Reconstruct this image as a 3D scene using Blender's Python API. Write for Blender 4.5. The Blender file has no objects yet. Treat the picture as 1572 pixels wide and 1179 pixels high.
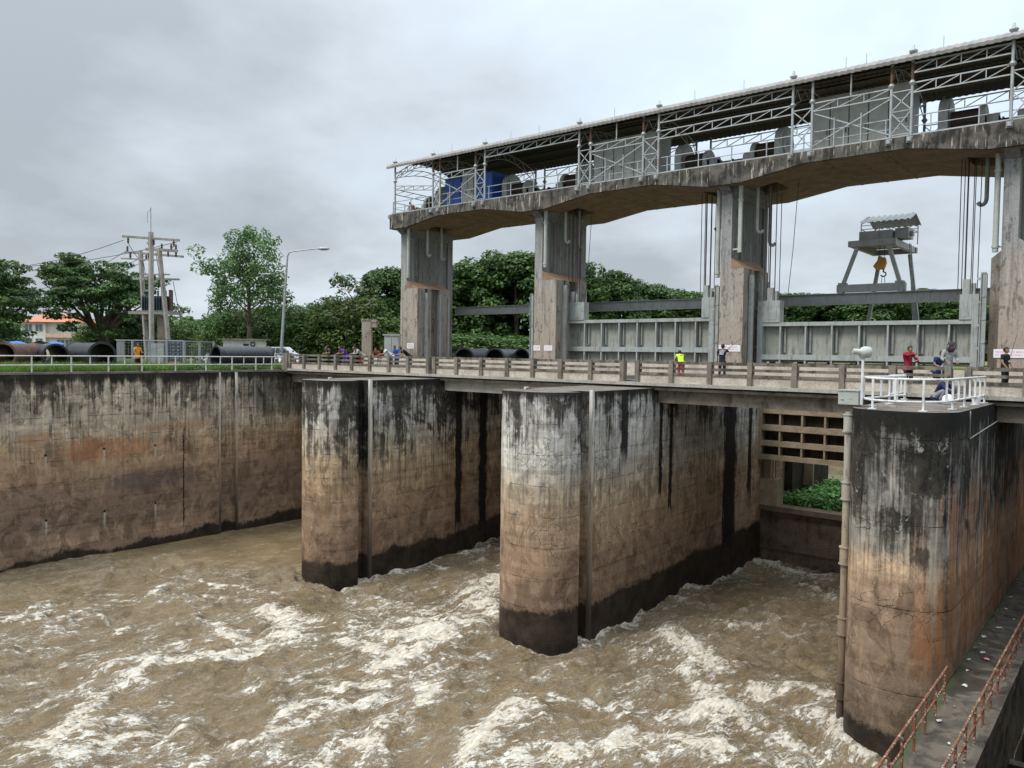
import bpy, math, random
import numpy as np
from mathutils import Vector, Matrix
SC = bpy.context.scene
COL = SC.collection
R = math.radians
rng = np.random.default_rng(7)
random.seed(7)

# ---------------------------------------------------------------- camera
cd = bpy.data.cameras.new("camera"); cam = bpy.data.objects.new("camera", cd); COL.objects.link(cam)
cd.sensor_width = 36.0; cd.lens = 36*1200.59/1572; cd.clip_start = .1; cd.clip_end = 5000
right = Vector((0.77060785, 0.63717567, 0.01306547)); down = Vector((0.03577444, -0.02277919, -0.99910024)); fwd = Vector((-0.63630474, 0.7703819, -0.04034842))
M = Matrix((right, -down, -fwd)).transposed().to_4x4(); M.translation = Vector((0, 0, 1.4))
cam.matrix_world = M
SC.camera = cam

# ---------------------------------------------------------------- view + sky + sun
SC.view_settings.view_transform = 'Standard'; SC.view_settings.look = 'None'
SC.view_settings.gamma = 1; SC.view_settings.exposure = 0.82; SC.view_settings.use_curve_mapping = False
SUN_EL, SUN_AZ = R(52), R(205)       # azimuth clockwise from +Y
W = bpy.data.worlds.new("World"); SC.world = W; W.use_nodes = True
nt = W.node_tree; nt.nodes.clear()
out = nt.nodes.new('ShaderNodeOutputWorld'); bg = nt.nodes.new('ShaderNodeBackground')
sky = nt.nodes.new('ShaderNodeTexSky'); sky.sky_type = 'NISHITA'; sky.sun_disc = False
sky.sun_elevation = SUN_EL; sky.sun_rotation = SUN_AZ; sky.air_density = 1.0; sky.dust_density = 2.0
tc = nt.nodes.new('ShaderNodeTexCoord'); sep = nt.nodes.new('ShaderNodeSeparateXYZ'); nt.links.new(tc.outputs['Generated'], sep.inputs[0])
def wm(op, a, b=None, c=None):
    n = nt.nodes.new('ShaderNodeMath'); n.operation = op
    for i, v in enumerate((a, b, c)):
        if v is None: continue
        if isinstance(v, (int, float)): n.inputs[i].default_value = v
        else: nt.links.new(v, n.inputs[i])
    return n.outputs[0]
zc = wm('MAXIMUM', sep.outputs[2], 0.0)
den = wm('ADD', zc, 0.30)
cx = wm('DIVIDE', sep.outputs[0], den); cy = wm('DIVIDE', sep.outputs[1], den)
cmb = nt.nodes.new('ShaderNodeCombineXYZ'); nt.links.new(cx, cmb.inputs[0]); nt.links.new(cy, cmb.inputs[1])
def wn(scale, detail, rough, w=0.0, dist=0.0):
    n = nt.nodes.new('ShaderNodeTexNoise'); n.noise_dimensions = '4D'; n.inputs['Scale'].default_value = scale; n.inputs['Detail'].default_value = detail
    n.inputs['Roughness'].default_value = rough; n.inputs['W'].default_value = w; n.inputs['Distortion'].default_value = dist
    nt.links.new(cmb.outputs[0], n.inputs['Vector']); return n.outputs[0]
n1 = wn(.85, 5, .50, 3.1, .15); n2 = wn(2.2, 6, .55, 8.4, .2)
cl = wm('ADD', wm('MULTIPLY', n1, .66*1.6), wm('MULTIPLY', n2, .34*1.6)); cl = wm('ADD', cl, -.30-.01)
# the overcast is lighter towards +X+Y (the right of the view)
side = wm('ADD', wm('MULTIPLY', sep.outputs[0], .15), wm('MULTIPLY', sep.outputs[1], .05))
cl = wm('ADD', cl, side)
ramp = nt.nodes.new('ShaderNodeValToRGB'); nt.links.new(cl, ramp.inputs[0])
cr = ramp.color_ramp; cr.elements[0].position = .30; cr.elements[0].color = (.29, .32, .35, 1)
cr.elements[1].position = .70; cr.elements[1].color = (.52, .61, .70, 1)
for p, c in ((.40, (.36, .395, .43, 1)), (.48, (.42, .465, .51, 1)), (.56, (.455, .515, .575, 1)), (.62, (.48, .555, .63, 1))):
    e = cr.elements.new(p); e.color = c
# overcast skies are brighter overhead
zen = wm('ADD', wm('MULTIPLY', wm('POWER', zc, 3.0), 3.2), .875)
hz = wm('MULTIPLY', wm('POWER', wm('SUBTRACT', 1.0, wm('MINIMUM', zc, 1.0)), 14.0), .16)
zen = wm('ADD', zen, hz)
vm = nt.nodes.new('ShaderNodeVectorMath'); vm.operation = 'SCALE'; nt.links.new(ramp.outputs[0], vm.inputs[0]); nt.links.new(zen, vm.inputs[3])
vm2 = nt.nodes.new('ShaderNodeVectorMath'); vm2.operation = 'SCALE'; nt.links.new(vm.outputs[0], vm2.inputs[0]); vm2.inputs[3].default_value = 10.0
mx = nt.nodes.new('ShaderNodeMix'); mx.data_type = 'RGBA'; mx.inputs[0].default_value = .93
nt.links.new(sky.outputs[0], mx.inputs[6]); nt.links.new(vm2.outputs[0], mx.inputs[7])
nt.links.new(mx.outputs[2], bg.inputs[0]); bg.inputs[1].default_value = 0.1
nt.links.new(bg.outputs[0], out.inputs[0])
sd = bpy.data.lights.new("sun", 'SUN'); sd.energy = 1.5; sd.angle = R(20); sd.color = (1, .97, .92)
so = bpy.data.objects.new("sun", sd); COL.objects.link(so)
sdir = Vector((math.sin(SUN_AZ)*math.cos(SUN_EL), math.cos(SUN_AZ)*math.cos(SUN_EL), math.sin(SUN_EL)))
so.rotation_euler = sdir.to_track_quat('Z', 'Y').to_euler(); so.location = sdir*50

# ---------------------------------------------------------------- shader expressions
class E:
    def __init__(s, T, k): s.T = T; s.k = k
    def _m(s, op, o, rev=False):
        n = s.T.nodes.new('ShaderNodeMath'); n.operation = op
        a, b = (o, s) if rev else (s, o)
        for i, v in enumerate((a, b)):
            if v is None: continue
            if isinstance(v, E): s.T.links.new(v.k, n.inputs[i])
            else: n.inputs[i].default_value = float(v)
        return E(s.T, n.outputs[0])
    def __add__(s, o): return s._m('ADD', o)
    def __radd__(s, o): return s._m('ADD', o)
    def __sub__(s, o): return s._m('SUBTRACT', o)
    def __rsub__(s, o): return s._m('SUBTRACT', o, True)
    def __mul__(s, o): return s._m('MULTIPLY', o)
    def __rmul__(s, o): return s._m('MULTIPLY', o)
    def __truediv__(s, o): return s._m('DIVIDE', o)
    def mx(s, o): return s._m('MAXIMUM', o)
    def mn(s, o): return s._m('MINIMUM', o)
    def pw(s, o): return s._m('POWER', o)
    def ab(s): return s._m('ABSOLUTE', None)
    def fr(s): return s._m('FRACT', None)
    def fl(s): return s._m('FLOOR', None)
    def ss(s, a, b):
        n = s.T.nodes.new('ShaderNodeMapRange'); n.interpolation_type = 'SMOOTHSTEP'
        s.T.links.new(s.k, n.inputs[0])
        if isinstance(a, E): s.T.links.new(a.k, n.inputs[1])
        else: n.inputs[1].default_value = a
        if isinstance(b, E): s.T.links.new(b.k, n.inputs[2])
        else: n.inputs[2].default_value = b
        return E(s.T, n.outputs[0])

class Mat:
    def __init__(m, name, rough=.8, metal=0.0, spec=.4):
        m.mat = bpy.data.materials.new(name); m.mat.use_nodes = True; m.T = m.mat.node_tree
        m.b = m.T.nodes['Principled BSDF']; m.b.inputs['Roughness'].default_value = rough
        m.b.inputs['Metallic'].default_value = metal; m.b.inputs['Specular IOR Level'].default_value = spec
        g = m.T.nodes.new('ShaderNodeNewGeometry'); m.g = g; m.P = g.outputs['Position']
        s = m.T.nodes.new('ShaderNodeSeparateXYZ'); m.T.links.new(m.P, s.inputs[0])
        m.x, m.y, m.z = (E(m.T, s.outputs[i]) for i in range(3))
    def local(m):                       # switch to object coordinates
        t = m.T.nodes.new('ShaderNodeTexCoord'); m.P = t.outputs['Object']
        s = m.T.nodes.new('ShaderNodeSeparateXYZ'); m.T.links.new(m.P, s.inputs[0])
        m.x, m.y, m.z = (E(m.T, s.outputs[i]) for i in range(3)); return m
    def vec(m, sc, off=(0, 0, 0)):
        n = m.T.nodes.new('ShaderNodeMapping'); m.T.links.new(m.P, n.inputs[0]); n.inputs['Scale'].default_value = sc; n.inputs['Location'].default_value = off; return n.outputs[0]
    def noise(m, sc, detail=4, rough=.55, dist=0.0, off=(0, 0, 0)):
        if not isinstance(sc, tuple): sc = (sc, sc, sc)
        n = m.T.nodes.new('ShaderNodeTexNoise'); m.T.links.new(m.vec(sc, off), n.inputs[0]); n.inputs['Scale'].default_value = 1
        n.inputs['Detail'].default_value = detail; n.inputs['Roughness'].default_value = rough; n.inputs['Distortion'].default_value = dist
        return E(m.T, n.outputs[0])
    def voro(m, sc, feat='DISTANCE_TO_EDGE', warp=None, out=0, rnd=1.0):
        if not isinstance(sc, tuple): sc = (sc, sc, sc)
        n = m.T.nodes.new('ShaderNodeTexVoronoi'); n.feature = feat; n.inputs['Scale'].default_value = 1; n.inputs['Randomness'].default_value = rnd
        v = m.vec(sc)
        if warp is not None:
            a = m.T.nodes.new('ShaderNodeVectorMath'); a.operation = 'ADD'; m.T.links.new(v, a.inputs[0])
            c = m.T.nodes.new('ShaderNodeCombineXYZ')
            for i, wv in enumerate((warp, warp*-.8, warp*.6)): m.T.links.new(wv.k, c.inputs[i])
            m.T.links.new(c.outputs[0], a.inputs[1]); v = a.outputs[0]
        m.T.links.new(v, n.inputs[0]); return E(m.T, n.outputs[out])
    def col(m, c):
        if isinstance(c, tuple):
            n = m.T.nodes.new('ShaderNodeRGB'); n.outputs[0].default_value = (*c[:3], 1); return n.outputs[0]
        return c
    def mix(m, a, b, f, mode='MIX'):
        n = m.T.nodes.new('ShaderNodeMix'); n.data_type = 'RGBA'; n.blend_type = mode; n.clamp_factor = True
        for i, v in ((6, a), (7, b)):
            if isinstance(v, tuple): n.inputs[i].default_value = (*v[:3], 1)
            else: m.T.links.new(v, n.inputs[i])
        if isinstance(f, E): m.T.links.new(f.k, n.inputs[0])
        else: n.inputs[0].default_value = f
        return n.outputs[2]
    def ramp(m, f, stops, interp='LINEAR'):
        n = m.T.nodes.new('ShaderNodeValToRGB'); m.T.links.new(f.k, n.inputs[0]); r = n.color_ramp; r.interpolation = interp
        while len(r.elements) < len(stops): r.elements.new(.5)
        for e, (p, c) in zip(r.elements, sorted(stops)): e.position = p; e.color = (*c[:3], 1)
        return n.outputs[0]
    def set(m, color=None, rough=None, bump=None, dist=.02, metal=None):
        if color is not None:
            if isinstance(color, tuple): m.b.inputs['Base Color'].default_value = (*color[:3], 1)
            else: m.T.links.new(color, m.b.inputs['Base Color'])
        if rough is not None: m.T.links.new(rough.k, m.b.inputs['Roughness'])
        if metal is not None: m.T.links.new(metal.k, m.b.inputs['Metallic'])
        if bump is not None:
            n = m.T.nodes.new('ShaderNodeBump'); n.inputs['Distance'].default_value = dist; m.T.links.new(bump.k, n.inputs['Height'])
            m.T.links.new(n.outputs[0], m.b.inputs['Normal'])
        return m.mat

# ---------------------------------------------------------------- concrete
def concrete(name, prof, black=.5, btop=3.5, bthr=.5, joints=None, cracks=0, rust=None, stains_slot_shade=(), stx='y', wet=None, white=.3, topdark=.5, patch=None, seed=0.0, bandn=1.0, weeps=(), cellw=3.0):
    m = Mat(name, .9, 0, .10)
    o = (seed*3.7, seed*1.3, seed*2.1)
    nb = m.noise(.35, 3, .5, .3, o); nm = m.noise(1.6, 5, .6, .4, o); nf = m.noise(9, 6, .7, 0, o)
    st = m.noise((2.6, 2.6, .22), 5, .62, .25, o); sf = m.noise((9, 9, .45), 4, .6, .1, o); sw = m.noise((5, 5, .3), 4, .55, .2, (o[0]+9, 3, 1))
    nbig = m.noise(.9, 5, .6, .6, (o[0]+4, 7, 2))
    z = m.z + (nb-.5)*1.6*bandn + (st-.5)*1.2*bandn + (nm-.5)*.7
    zmin, zmax = prof[0][0], prof[-1][0]
    c = m.ramp((z-zmin)/(zmax-zmin), [((p-zmin)/(zmax-zmin), q) for p, q in prof])
    # mottling: crisp edged scaling, stains and fine grain
    sc1 = m.noise((1.0, 1.0, .75), 7, .68, .9, (o[0]+1, 4, 6)); sc2 = m.noise((1.6, 1.6, 1.0), 7, .7, .7, (o[0]+8, 1, 2)); gr = m.noise(28, 3, .6, 0, o)
    c = m.mix(c, m.mix(c, (.60, .585, .57), 1.0, 'MULTIPLY'), sc1.ss(.515, .56)*.75)
    c = m.mix(c, m.mix(c, (1.42, 1.40, 1.36), 1.0, 'MULTIPLY'), sc2.ss(.535, .57)*.75)
    c = m.mix(c, m.mix(c, (.66, .65, .64), 1.0, 'MULTIPLY'), nm.ss(.46, .60)*.5)
    upz = m.z.ss(-7.0, -4.0)*.8+.2
    c = m.mix(c, m.mix(c, (.48, .465, .45), 1.0, 'MULTIPLY'), sf.ss(.53, .60)*.6*upz)
    c = m.mix(c, m.mix(c, (1.3, 1.3, 1.28), 1.0, 'MULTIPLY'), sf.ss(.46, .40)*.6*upz)
    c = m.mix(c, m.mix(c, (.6, .6, .6), 1.0, 'MULTIPLY'), gr.ss(.52, .66)*.6)
    c = m.mix(c, (.03, .028, .025), m.noise(7, 5, .75, .5, o).ss(.66, .70)*.7)
    # smooth horizontal tide lines
    tl = m.noise((.15, .15, 3.2), 3, .6, .1, o)
    c = m.mix(c, m.mix(c, (.72, .69, .66), 1.0, 'MULTIPLY'), tl.ss(.55, .40)*.55)
    if patch:                           # rusty or pale patches: (axis value, half width, z, half height, colour, strength)
        for (a, hw, pz, hh, pc, ps) in patch:
            ax = m.y if stx == 'y' else m.x
            d = ((ax-a)/hw).pw(2.0) + ((m.z-pz)/hh).pw(2.0) + (nm-.5)*2.2 + (st-.5)*2.6
            c = m.mix(c, pc, d.ss(1.15, .25)*ps)
    if rust:
        rn = m.noise((3.4, 3.4, .16), 4, .6, .2, (o[0]+2, 11, 5))
        zz = (m.z).ss(rust[0], rust[0]+1.5)*m.z.ss(rust[1], rust[1]-1.5)
        c = m.mix(c, rust[2], rn.ss(.43, .56)*zz*rust[3]*(m.x + (st-.5)*2.0).ss(-5.6, -4.6)); c = m.mix(c, (.42, .36, .26), sw.ss(.60, .66)*m.z.ss(-6.0, -4.5)*m.z.ss(-.9, -2.2)*.8)
    # white lime streaks
    wz = m.z.ss(-6.5, -2.5)
    c = m.mix(c, (.50, .49, .46), sw.ss(.56, .68)*wz*white)
    if cracks:
        wv = m.noise(1.5, 3, .6, 0, o)*1.6
        v = m.voro(1.9, warp=wv); cm = v.ss(.022, .004)*m.noise(.6, 2, .5, 0, (o[0], 5, 9)).ss(.50, .58)*nf.ss(.42, .52)
        c = m.mix(c, (.06, .055, .05), cm*cracks)
    # black growth running down from the top
    zf = (0.0-m.z)/btop                      # 0 at the top, 1 at btop below it
    thr = bthr - .08 + zf*.16
    bl = (st*.50 + sf*.27 + nbig*.23 + (nf-.5)*.12)
    bm = (bl-thr + (nbig-.5)*.25 + (sc1-.5)*.12).ss(-.006, .02)*m.z.ss(-btop-1.6, -btop*.5)
    halo = (bl-thr + (nbig-.5)*.25 + .035).ss(-.02, .03)*m.z.ss(-btop-2.2, -btop*.5)
    c = m.mix(c, m.mix(c, (.42, .41, .40), 1.0, 'MULTIPLY'), halo*.75)
    worn = (nf*.5+sf*.3+gr*.2).ss(.60, .50)*.45+.55
    c = m.mix(c, m.mix((.022, .021, .019), (.062, .056, .042), sc2.ss(.42, .60)), bm*worn*black)
    chip = m.noise((2.2, 2.2, 1.1), 7, .72, .9, (o[0]+6, 3, 9))
    c = m.mix(c, (.40, .385, .35), (chip*.7+nf*.3).ss(.590, .612)*m.z.ss(-6.0, -4.0)*.7)
    td = (m.z + (st-.5)*topdark*2.4 + (nf-.5)*.5).ss(-topdark-.25, -topdark+.12)
    c = m.mix(c, (.022, .021, .018), td*.93)
    # separate wet runs, plus shade painted black into the pier slots
    for (a, hw, z0, zt) in stains_slot_shade:
        ax = m.y if stx == 'y' else m.x
        d = (ax + (m.noise((.5, .5, 1.1), 5, .65, 0, (a, a, 0))-.5)*min(.8, hw*1.3+.05) - a).ab() + (sf-.5)*hw*.9 + (st-.5)*hw*.8
        ht = (m.z - (nm-.5)*1.5 - (sf-.5)*3).ss(z0, z0+.7)
        c = m.mix(c, (.013, .012, .011), (d + (nf-.5)*.25).ss(hw, hw*.62)*ht*m.z.ss(zt+.3, zt-.2)*.96)
    for (a, z0) in weeps:                # weep holes with pale drips
        ax = m.y if stx == 'y' else m.x
        d = (ax-a).ab(); zz = (z0-m.z)
        c = m.mix(c, (.40, .37, .31), (d+(nf-.5)*.10).ss(.09, .02)*zz.ss(.02, .1)*zz.ss(1.3, .3)*.9)
        c = m.mix(c, (.01, .01, .01), ((d.pw(2.0)+zz.pw(2.0))).ss(.006, .003))
    if wet:
        wz2 = m.z + (nb-.5)*1.5 + (nm-.5)*.7 + (nf-.5)*.2 + (sf-.5)*.4 - (m.y-26)*wet[1]
        wm_ = wz2.ss(wet[0]+.14, wet[0]-.08)
        c = m.mix(c, m.mix((.016, .013, .011), (.05, .038, .028), nm.ss(.3, .7)), wm_*.95)
        rgh = wm_*-.45+.88
    else: rgh = nf*.2+.75
    bump = nm*.5 + nf*.3 + m.noise(30, 3, .6)*.12
    if joints:                           # (lift height, bay width, z0)
        jz = (((m.z-joints[2])/joints[0] + (nm-.5)*.012).fr()-.5).ab()
        jl = jz.ss(.5-.022/joints[0], .5-.006/joints[0])
        jy = (((m.y + m.x*1.0)/joints[1] + (nf-.5)*.01).fr()-.5).ab().ss(.5-.014/joints[1], .5-.004/joints[1])
        jm = jl.mx(jy*.7)*nm.ss(.40, .60)
        c = m.mix(c, (.03, .026, .022), jm*.6); bump = bump - jm*.5
        # every lift a slightly different tone
        wn_ = m.T.nodes.new('ShaderNodeTexWhiteNoise'); wn_.noise_dimensions = '2D'
        cc = m.T.nodes.new('ShaderNodeCombineXYZ'); m.T.links.new(((m.z-joints[2])/joints[0]+.5).fl().k, cc.inputs[0]); m.T.links.new(((m.y+m.x)/joints[1]+.5).fl().k, cc.inputs[1])
        m.T.links.new(cc.outputs[0], wn_.inputs[0]); t = E(m.T, wn_.outputs[0])
        c = m.mix(c, m.mix(c, (.72, .72, .72), 1.0, 'MULTIPLY'), t*.45)
    if cracks: bump = bump - cm*.6
    return m.set(c, rgh, bump, .035)

BROWN = (.150, .100, .066); TAN = (.255, .185, .122); GREY = (.34, .325, .295); DRK = (.10, .072, .052)
prof_p1 = [(-11, (.13, .09, .066)), (-9.3, (.27, .185, .128)), (-7.5, (.31, .212, .142)), (-5.6, (.38, .27, .17)), (-4.4, (.46, .35, .23)), (-3.4, (.44, .385, .30)), (-2, (.46, .44, .405)), (0, (.44, .43, .41))]
prof_p2 = [(-11, (.14, .10, .073)), (-9.3, (.275, .19, .132)), (-7.2, (.345, .238, .16)), (-5.4, (.43, .31, .205)), (-4.2, (.50, .405, .29)), (-3.2, (.52, .495, .44)), (-1.5, (.56, .55, .52)), (0, (.46, .45, .43))]
prof_p3 = [(-11, (.08, .06, .046)), (-9.5, (.20, .15, .108)), (-7.5, (.30, .215, .15)), (-5.8, (.36, .255, .175)), (-5.0, (.52, .375, .25)), (-4.3, (.31, .285, .24)), (-2.4, (.22, .215, .20)), (0, (.16, .155, .145))]
prof_lw = [(-11, (.18, .13, .095)), (-9.7, (.38, .262, .18)), (-8.6, (.24, .166, .12)), (-6.8, (.27, .186, .13)), (-5.6, (.37, .25, .16)), (-4.2, (.40, .28, .175)), (-3.2, (.50, .42, .31)), (-1.5, (.54, .475, .37)), (0, (.47, .41, .32))]
M_P1 = concrete('pier_concrete_weathered', prof_p1, .92, 5.0, .50, (1.25, 2.44, -.2), .5, None, ((33.8, .32, -9.4, .2), (36.0, .42, -10, .2), (26.55, .62, -5.2, .2)), 'y', (-9.65, .06), .45, .45, None, 1.0)  # last run is shade painted into the slot recess
M_P2 = concrete('pier_concrete_pale', prof_p2, .88, 3.6, .555, (1.25, 2.44, -.2), .8, None, ((40.7, 1.0, -9.6, .2), (32.9, .18, -5.6, .2), (33.9, .2, -6.1, .2), (29.6, .34, -3.6, .2), (43.4, .3, -7, .2), (26.6, .5, -3.2, .2)), 'y', (-9.15, .035), .6, .4, None, 2.0)  # last run paints the shade of the slot recess
M_P3 = concrete('pier_concrete_blackened', prof_p3, .97, 5.4, .50, (2.5, 60, -1), .45, (-8.6, -1.8, (.40, .155, .055), .65), (), 'y', (-9.6, .0), .45, .75, None, 3.4, .9)
M_LW = concrete('bank_wall_concrete', prof_lw, .75, 3.8, .555, (1.22, 2.9, -.1), .5, None, ((24.6, .05, -9.8, -4.0),), 'y', (-10.15, .015), .35, .55,
    [(20.0, 2.8, -4.5, .75, (.34, .15, .075), .6), (16.2, 1.3, -3.6, .4, (.34, .16, .08), .5), (24.4, 3.0, -3.4, .3, (.36, .18, .09), .5), (22.5, 3.2, -6.6, .7, (.10, .075, .07), .6), (31.5, 3.6, -1.6, 1.7, (.045, .042, .036), .75), (26.2, .5, -1.6, 1.5, (.06, .055, .045), .5), (18.5, 9, -5.6, .45, (.37, .245, .15), .35), (12.8, 5, -2.0, 1.0, (.13, .115, .09), .5)], 4.2, .7, ((16.7, -8.2), (19.8, -8.15), (22.8, -8.1), (16.7, -4.6), (19.8, -4.5), (22.8, -4.55)))
prof_col = [(0, (.36, .29, .235)), (3.0, (.37, .31, .255)), (6.0, (.36, .315, .27)), (7.2, (.31, .31, .30)), (11.5, (.27, .275, .27))]
def colmat(name, seed, dark):
    m = Mat(name, .9, 0, .12); o = (seed*5.1, seed*2.2, seed)
    nb = m.noise(.5, 3, .5, .3, o); nm = m.noise(2.0, 5, .6, .4, o); nf = m.noise(11, 6, .7, 0, o); st = m.noise((5, 5, .3), 5, .6, .2, o)
    pl = m.noise((2.6, 2.6, 1.1), 6, .68, .8, (o[0]+3, 2, 8))
    c = m.ramp((m.z + (nb-.5)*1.5)/11.5, [(p/11.5, tuple(v*dark for v in q)) for p, q in prof_col])
    c = m.mix(c, (.10, .095, .088), pl.ss(.565, .60)*nf.ss(.38, .5)*.75)
    c = m.mix(c, (.12, .115, .105), st.ss(.52, .68)*.6)
    c = m.mix(c, (.48, .47, .44), st.ss(.42, .32)*.45)
    c = m.mix(c, m.mix(c, (.6, .6, .6), 1.0, 'MULTIPLY'), nf.ss(.55, .4)*.4)
    return m.set(c, None, nm*.5+nf*.35+pl*.4, .03)
M_COL = colmat('column_concrete', 1.0, 1.0); M_COL_SHADE = colmat('column_concrete_shaded', 2.0, .72)  # second is a darkened copy, shade of the column sides put into its colour
def simple_conc(name, c1, c2, streak=.5, dark=(.045, .043, .038), seed=0, bump=.03, sthr=.5, white=0.0):
    m = Mat(name, .9, 0, .12); o = (seed*5.1, seed*2.2, seed)
    nm = m.noise(1.3, 5, .6, .5, o); nf = m.noise(12, 6, .7, 0, o); st = m.noise((3, 3, .5), 5, .62, .3, o); s2 = m.noise((7, 7, .8), 4, .6, .2, (9, 1, 3))
    c = m.mix(c1, c2, nm.ss(.35, .65)); c = m.mix(c, dark, (st*.6+nm*.4).ss(sthr, sthr+.12)*streak)
    if white: c = m.mix(c, (.42, .38, .31), s2.ss(.60, .66)*white)
    c = m.mix(c, m.mix(c, (.55, .55, .55), 1.0, 'MULTIPLY'), nf.ss(.56, .38)*.6)
    return m.set(c, None, nm*.5+nf*.4, bump)
M_FASC = simple_conc('deck_edge_concrete', (.145, .132, .115), (.085, .078, .068), .9, (.035, .033, .03), 3, .03, .47, .9)
M_SOFF = simple_conc('deck_soffit_concrete', (.27, .20, .14), (.20, .145, .10), .25, (.10, .07, .05), 4, .02, .56)
M_RAIL = simple_conc('parapet_concrete', (.22, .195, .16), (.15, .13, .105), .8, (.055, .048, .038), 5, .03, .47)
M_PANEL = simple_conc('parapet_panel_whitewash', (.56, .50, .42), (.42, .37, .30), .55, (.09, .08, .065), 6, .02, .57)
M_BEAM = simple_conc('bridge_beam_concrete', (.25, .215, .175), (.17, .145, .115), .55, (.05, .045, .04), 7, .02, .52)
M_BEAMW = simple_conc('bridge_beam_pale', (.42, .40, .35), (.33, .31, .27), .35, (.10, .09, .08), 8, .02, .57)
M_TOP = simple_conc('pier_top_slab', (.21, .18, .15), (.13, .115, .10), .5, (.05, .045, .04), 9, .02, .55)
M_ORANGE = simple_conc('ochre_shoulder_concrete', (.33, .215, .14), (.27, .18, .12), .3, (.15, .10, .07), 10)
M_ROAD = simple_conc('road_surface', (.10, .098, .092), (.07, .068, .065), .2, seed=11)
_m = Mat('wet_ledge_concrete', .55, 0, .4); _n = _m.noise(1.6, 6, .65, .5); _f = _m.noise(14, 5, .7); _p = _m.noise(.8, 3, .5, .6, (4, 4, 4))
_c = _m.mix((.13, .105, .078), (.062, .052, .040), _n.ss(.42, .58)); _c = _m.mix(_c, (.025, .022, .018), _p.ss(.52, .60)*.7); _c = _m.mix(_c, (.035, .055, .018), (_m.x + (_n-.5)*.5).ss(-4.10, -4.34)*.8)
_c = _m.mix(_c, (.30, .27, .22), _f.ss(.66, .70)*.6); M_LEDGE = _m.set(_c, _p.ss(.60, .50)*.5+.28, _n*.5+_f*.4, .02)
M_DARKW = simple_conc('damp_dark_concrete', (.06, .05, .038), (.035, .03, .024), .6, (.012, .011, .01), 13)
M_GATEW = simple_conc('silted_gate_steel', (.16, .12, .085), (.10, .073, .052), .5, (.035, .028, .022), 14, .02, .5)
M_FRAMEB = simple_conc('muddy_frame_steel', (.33, .26, .18), (.25, .195, .135), .3, (.10, .075, .055), 15, .01, .58)

def paint(name, c, dirt=(.12, .10, .08), amt=.35, rough=.5, metal=0.0, seed=0, rust=0.0):
    m = Mat(name, rough, metal, .4); o = (seed*3.1, seed, 2)
    nm = m.noise(2.0, 5, .6, .3, o); st = m.noise((7, 7, .9), 4, .6, .2, o); nf = m.noise(18, 4, .6, 0, o)
    k = m.mix(c, m.mix(c, (.72, .72, .72), 1.0, 'MULTIPLY'), nm.ss(.4, .65)*.6)
    k = m.mix(k, dirt, st.ss(.52, .70)*amt)
    if rust: k = m.mix(k, (.25, .09, .035), (nm*.5+nf*.5).ss(.62-rust*.2, .68-rust*.2)*.9)
    return m.set(k, nf*.2+(rough-.1), nf*.3+nm*.3, .004)
M_GATE = paint('grey_gate_paint', (.36, .385, .37), (.16, .13, .10), .6, .5, seed=1, rust=.12)
M_GATEP = paint('gate_skin_plate', (.31, .315, .275), (.10, .085, .06), .7, .55, seed=2, rust=.08)
M_GALV = paint('galvanised_steel', (.38, .405, .41), (.22, .20, .17), .4, .45, .25, seed=3, rust=.25)
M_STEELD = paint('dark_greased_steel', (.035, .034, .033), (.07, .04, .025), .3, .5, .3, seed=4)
M_CAB = paint('grey_cabinet_paint', (.38, .40, .37), (.2, .19, .16), .3, .45, seed=5)
M_BLUE = paint('blue_cabinet_paint', (.018, .085, .36), (.02, .03, .08), .4, .4, seed=6)
M_ROPE = paint('rusty_wire_rope', (.07, .045, .035), (.03, .025, .02), .3, .7, seed=7)
M_CRANE = paint('crane_grey_paint', (.31, .325, .32), (.10, .09, .08), .4, .5, seed=8)
M_CROOF = paint('crane_roof_sheet', (.42, .43, .40), (.2, .18, .15), .4, .5, seed=9)
M_YEL = paint('yellow_hook_paint', (.55, .27, .03), (.2, .1, .03), .5, .5, seed=10)
M_WHITE = paint('white_rail_paint', (.66, .67, .66), (.30, .26, .20), .6, .45, seed=11, rust=.05)
M_WHITE2 = paint('weathered_white_rail', (.55, .54, .50), (.3, .26, .2), .4, .5, seed=12, rust=.1)
M_RUST = paint('flaking_rusty_rail', (.24, .105, .06), (.50, .42, .33), .0, .85, seed=13)
_m = Mat('silted_gauge_pipe', .65, .1, .3); _n = _m.noise((5, 5, 1.2), 5, .65); _f = _m.noise(16, 4, .7)
M_PIPE = _m.set(_m.mix(_m.ramp((_m.z+(_n-.5)*2.5+11)/11, [(0, (.035, .028, .022)), (.15, (.10, .072, .05)), (.30, (.26, .19, .125)), (.6, (.36, .30, .22)), (1, (.42, .41, .38))]), (.12, .085, .06), (_n*.6+_f*.4).ss(.50, .60)*.6), None, _n, .006)
M_PVC = paint('grey_drain_pipe', (.40, .42, .38), (.2, .19, .16), .3, .5, seed=15)
M_BLACKP = paint('black_plastic_pipe', (.022, .024, .028), (.07, .065, .055), .4, .38, seed=16)
M_RUSTP = paint('rusty_steel_pipe', (.085, .05, .035), (.05, .035, .03), .5, .8, seed=17, rust=.5)
M_LAMP = paint('lamp_post_steel', (.36, .38, .39), (.2, .2, .2), .2, .4, .3, seed=18)
M_POLE = simple_conc('power_pole_concrete', (.38, .36, .32), (.29, .27, .24), .3, (.14, .13, .11), 19)
M_TRAFO = paint('transformer_enamel', (.045, .07, .085), (.03, .03, .03), .3, .35, seed=20)
M_RUBB = paint('black_rubber', (.015, .015, .015), (.05, .05, .05), .2, .6, seed=21)
M_PAPER = Mat('paper_notice', .7).set((.72, .72, .74))
M_RED = Mat('red_lettering', .7).set((.68, .28, .32))
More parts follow.
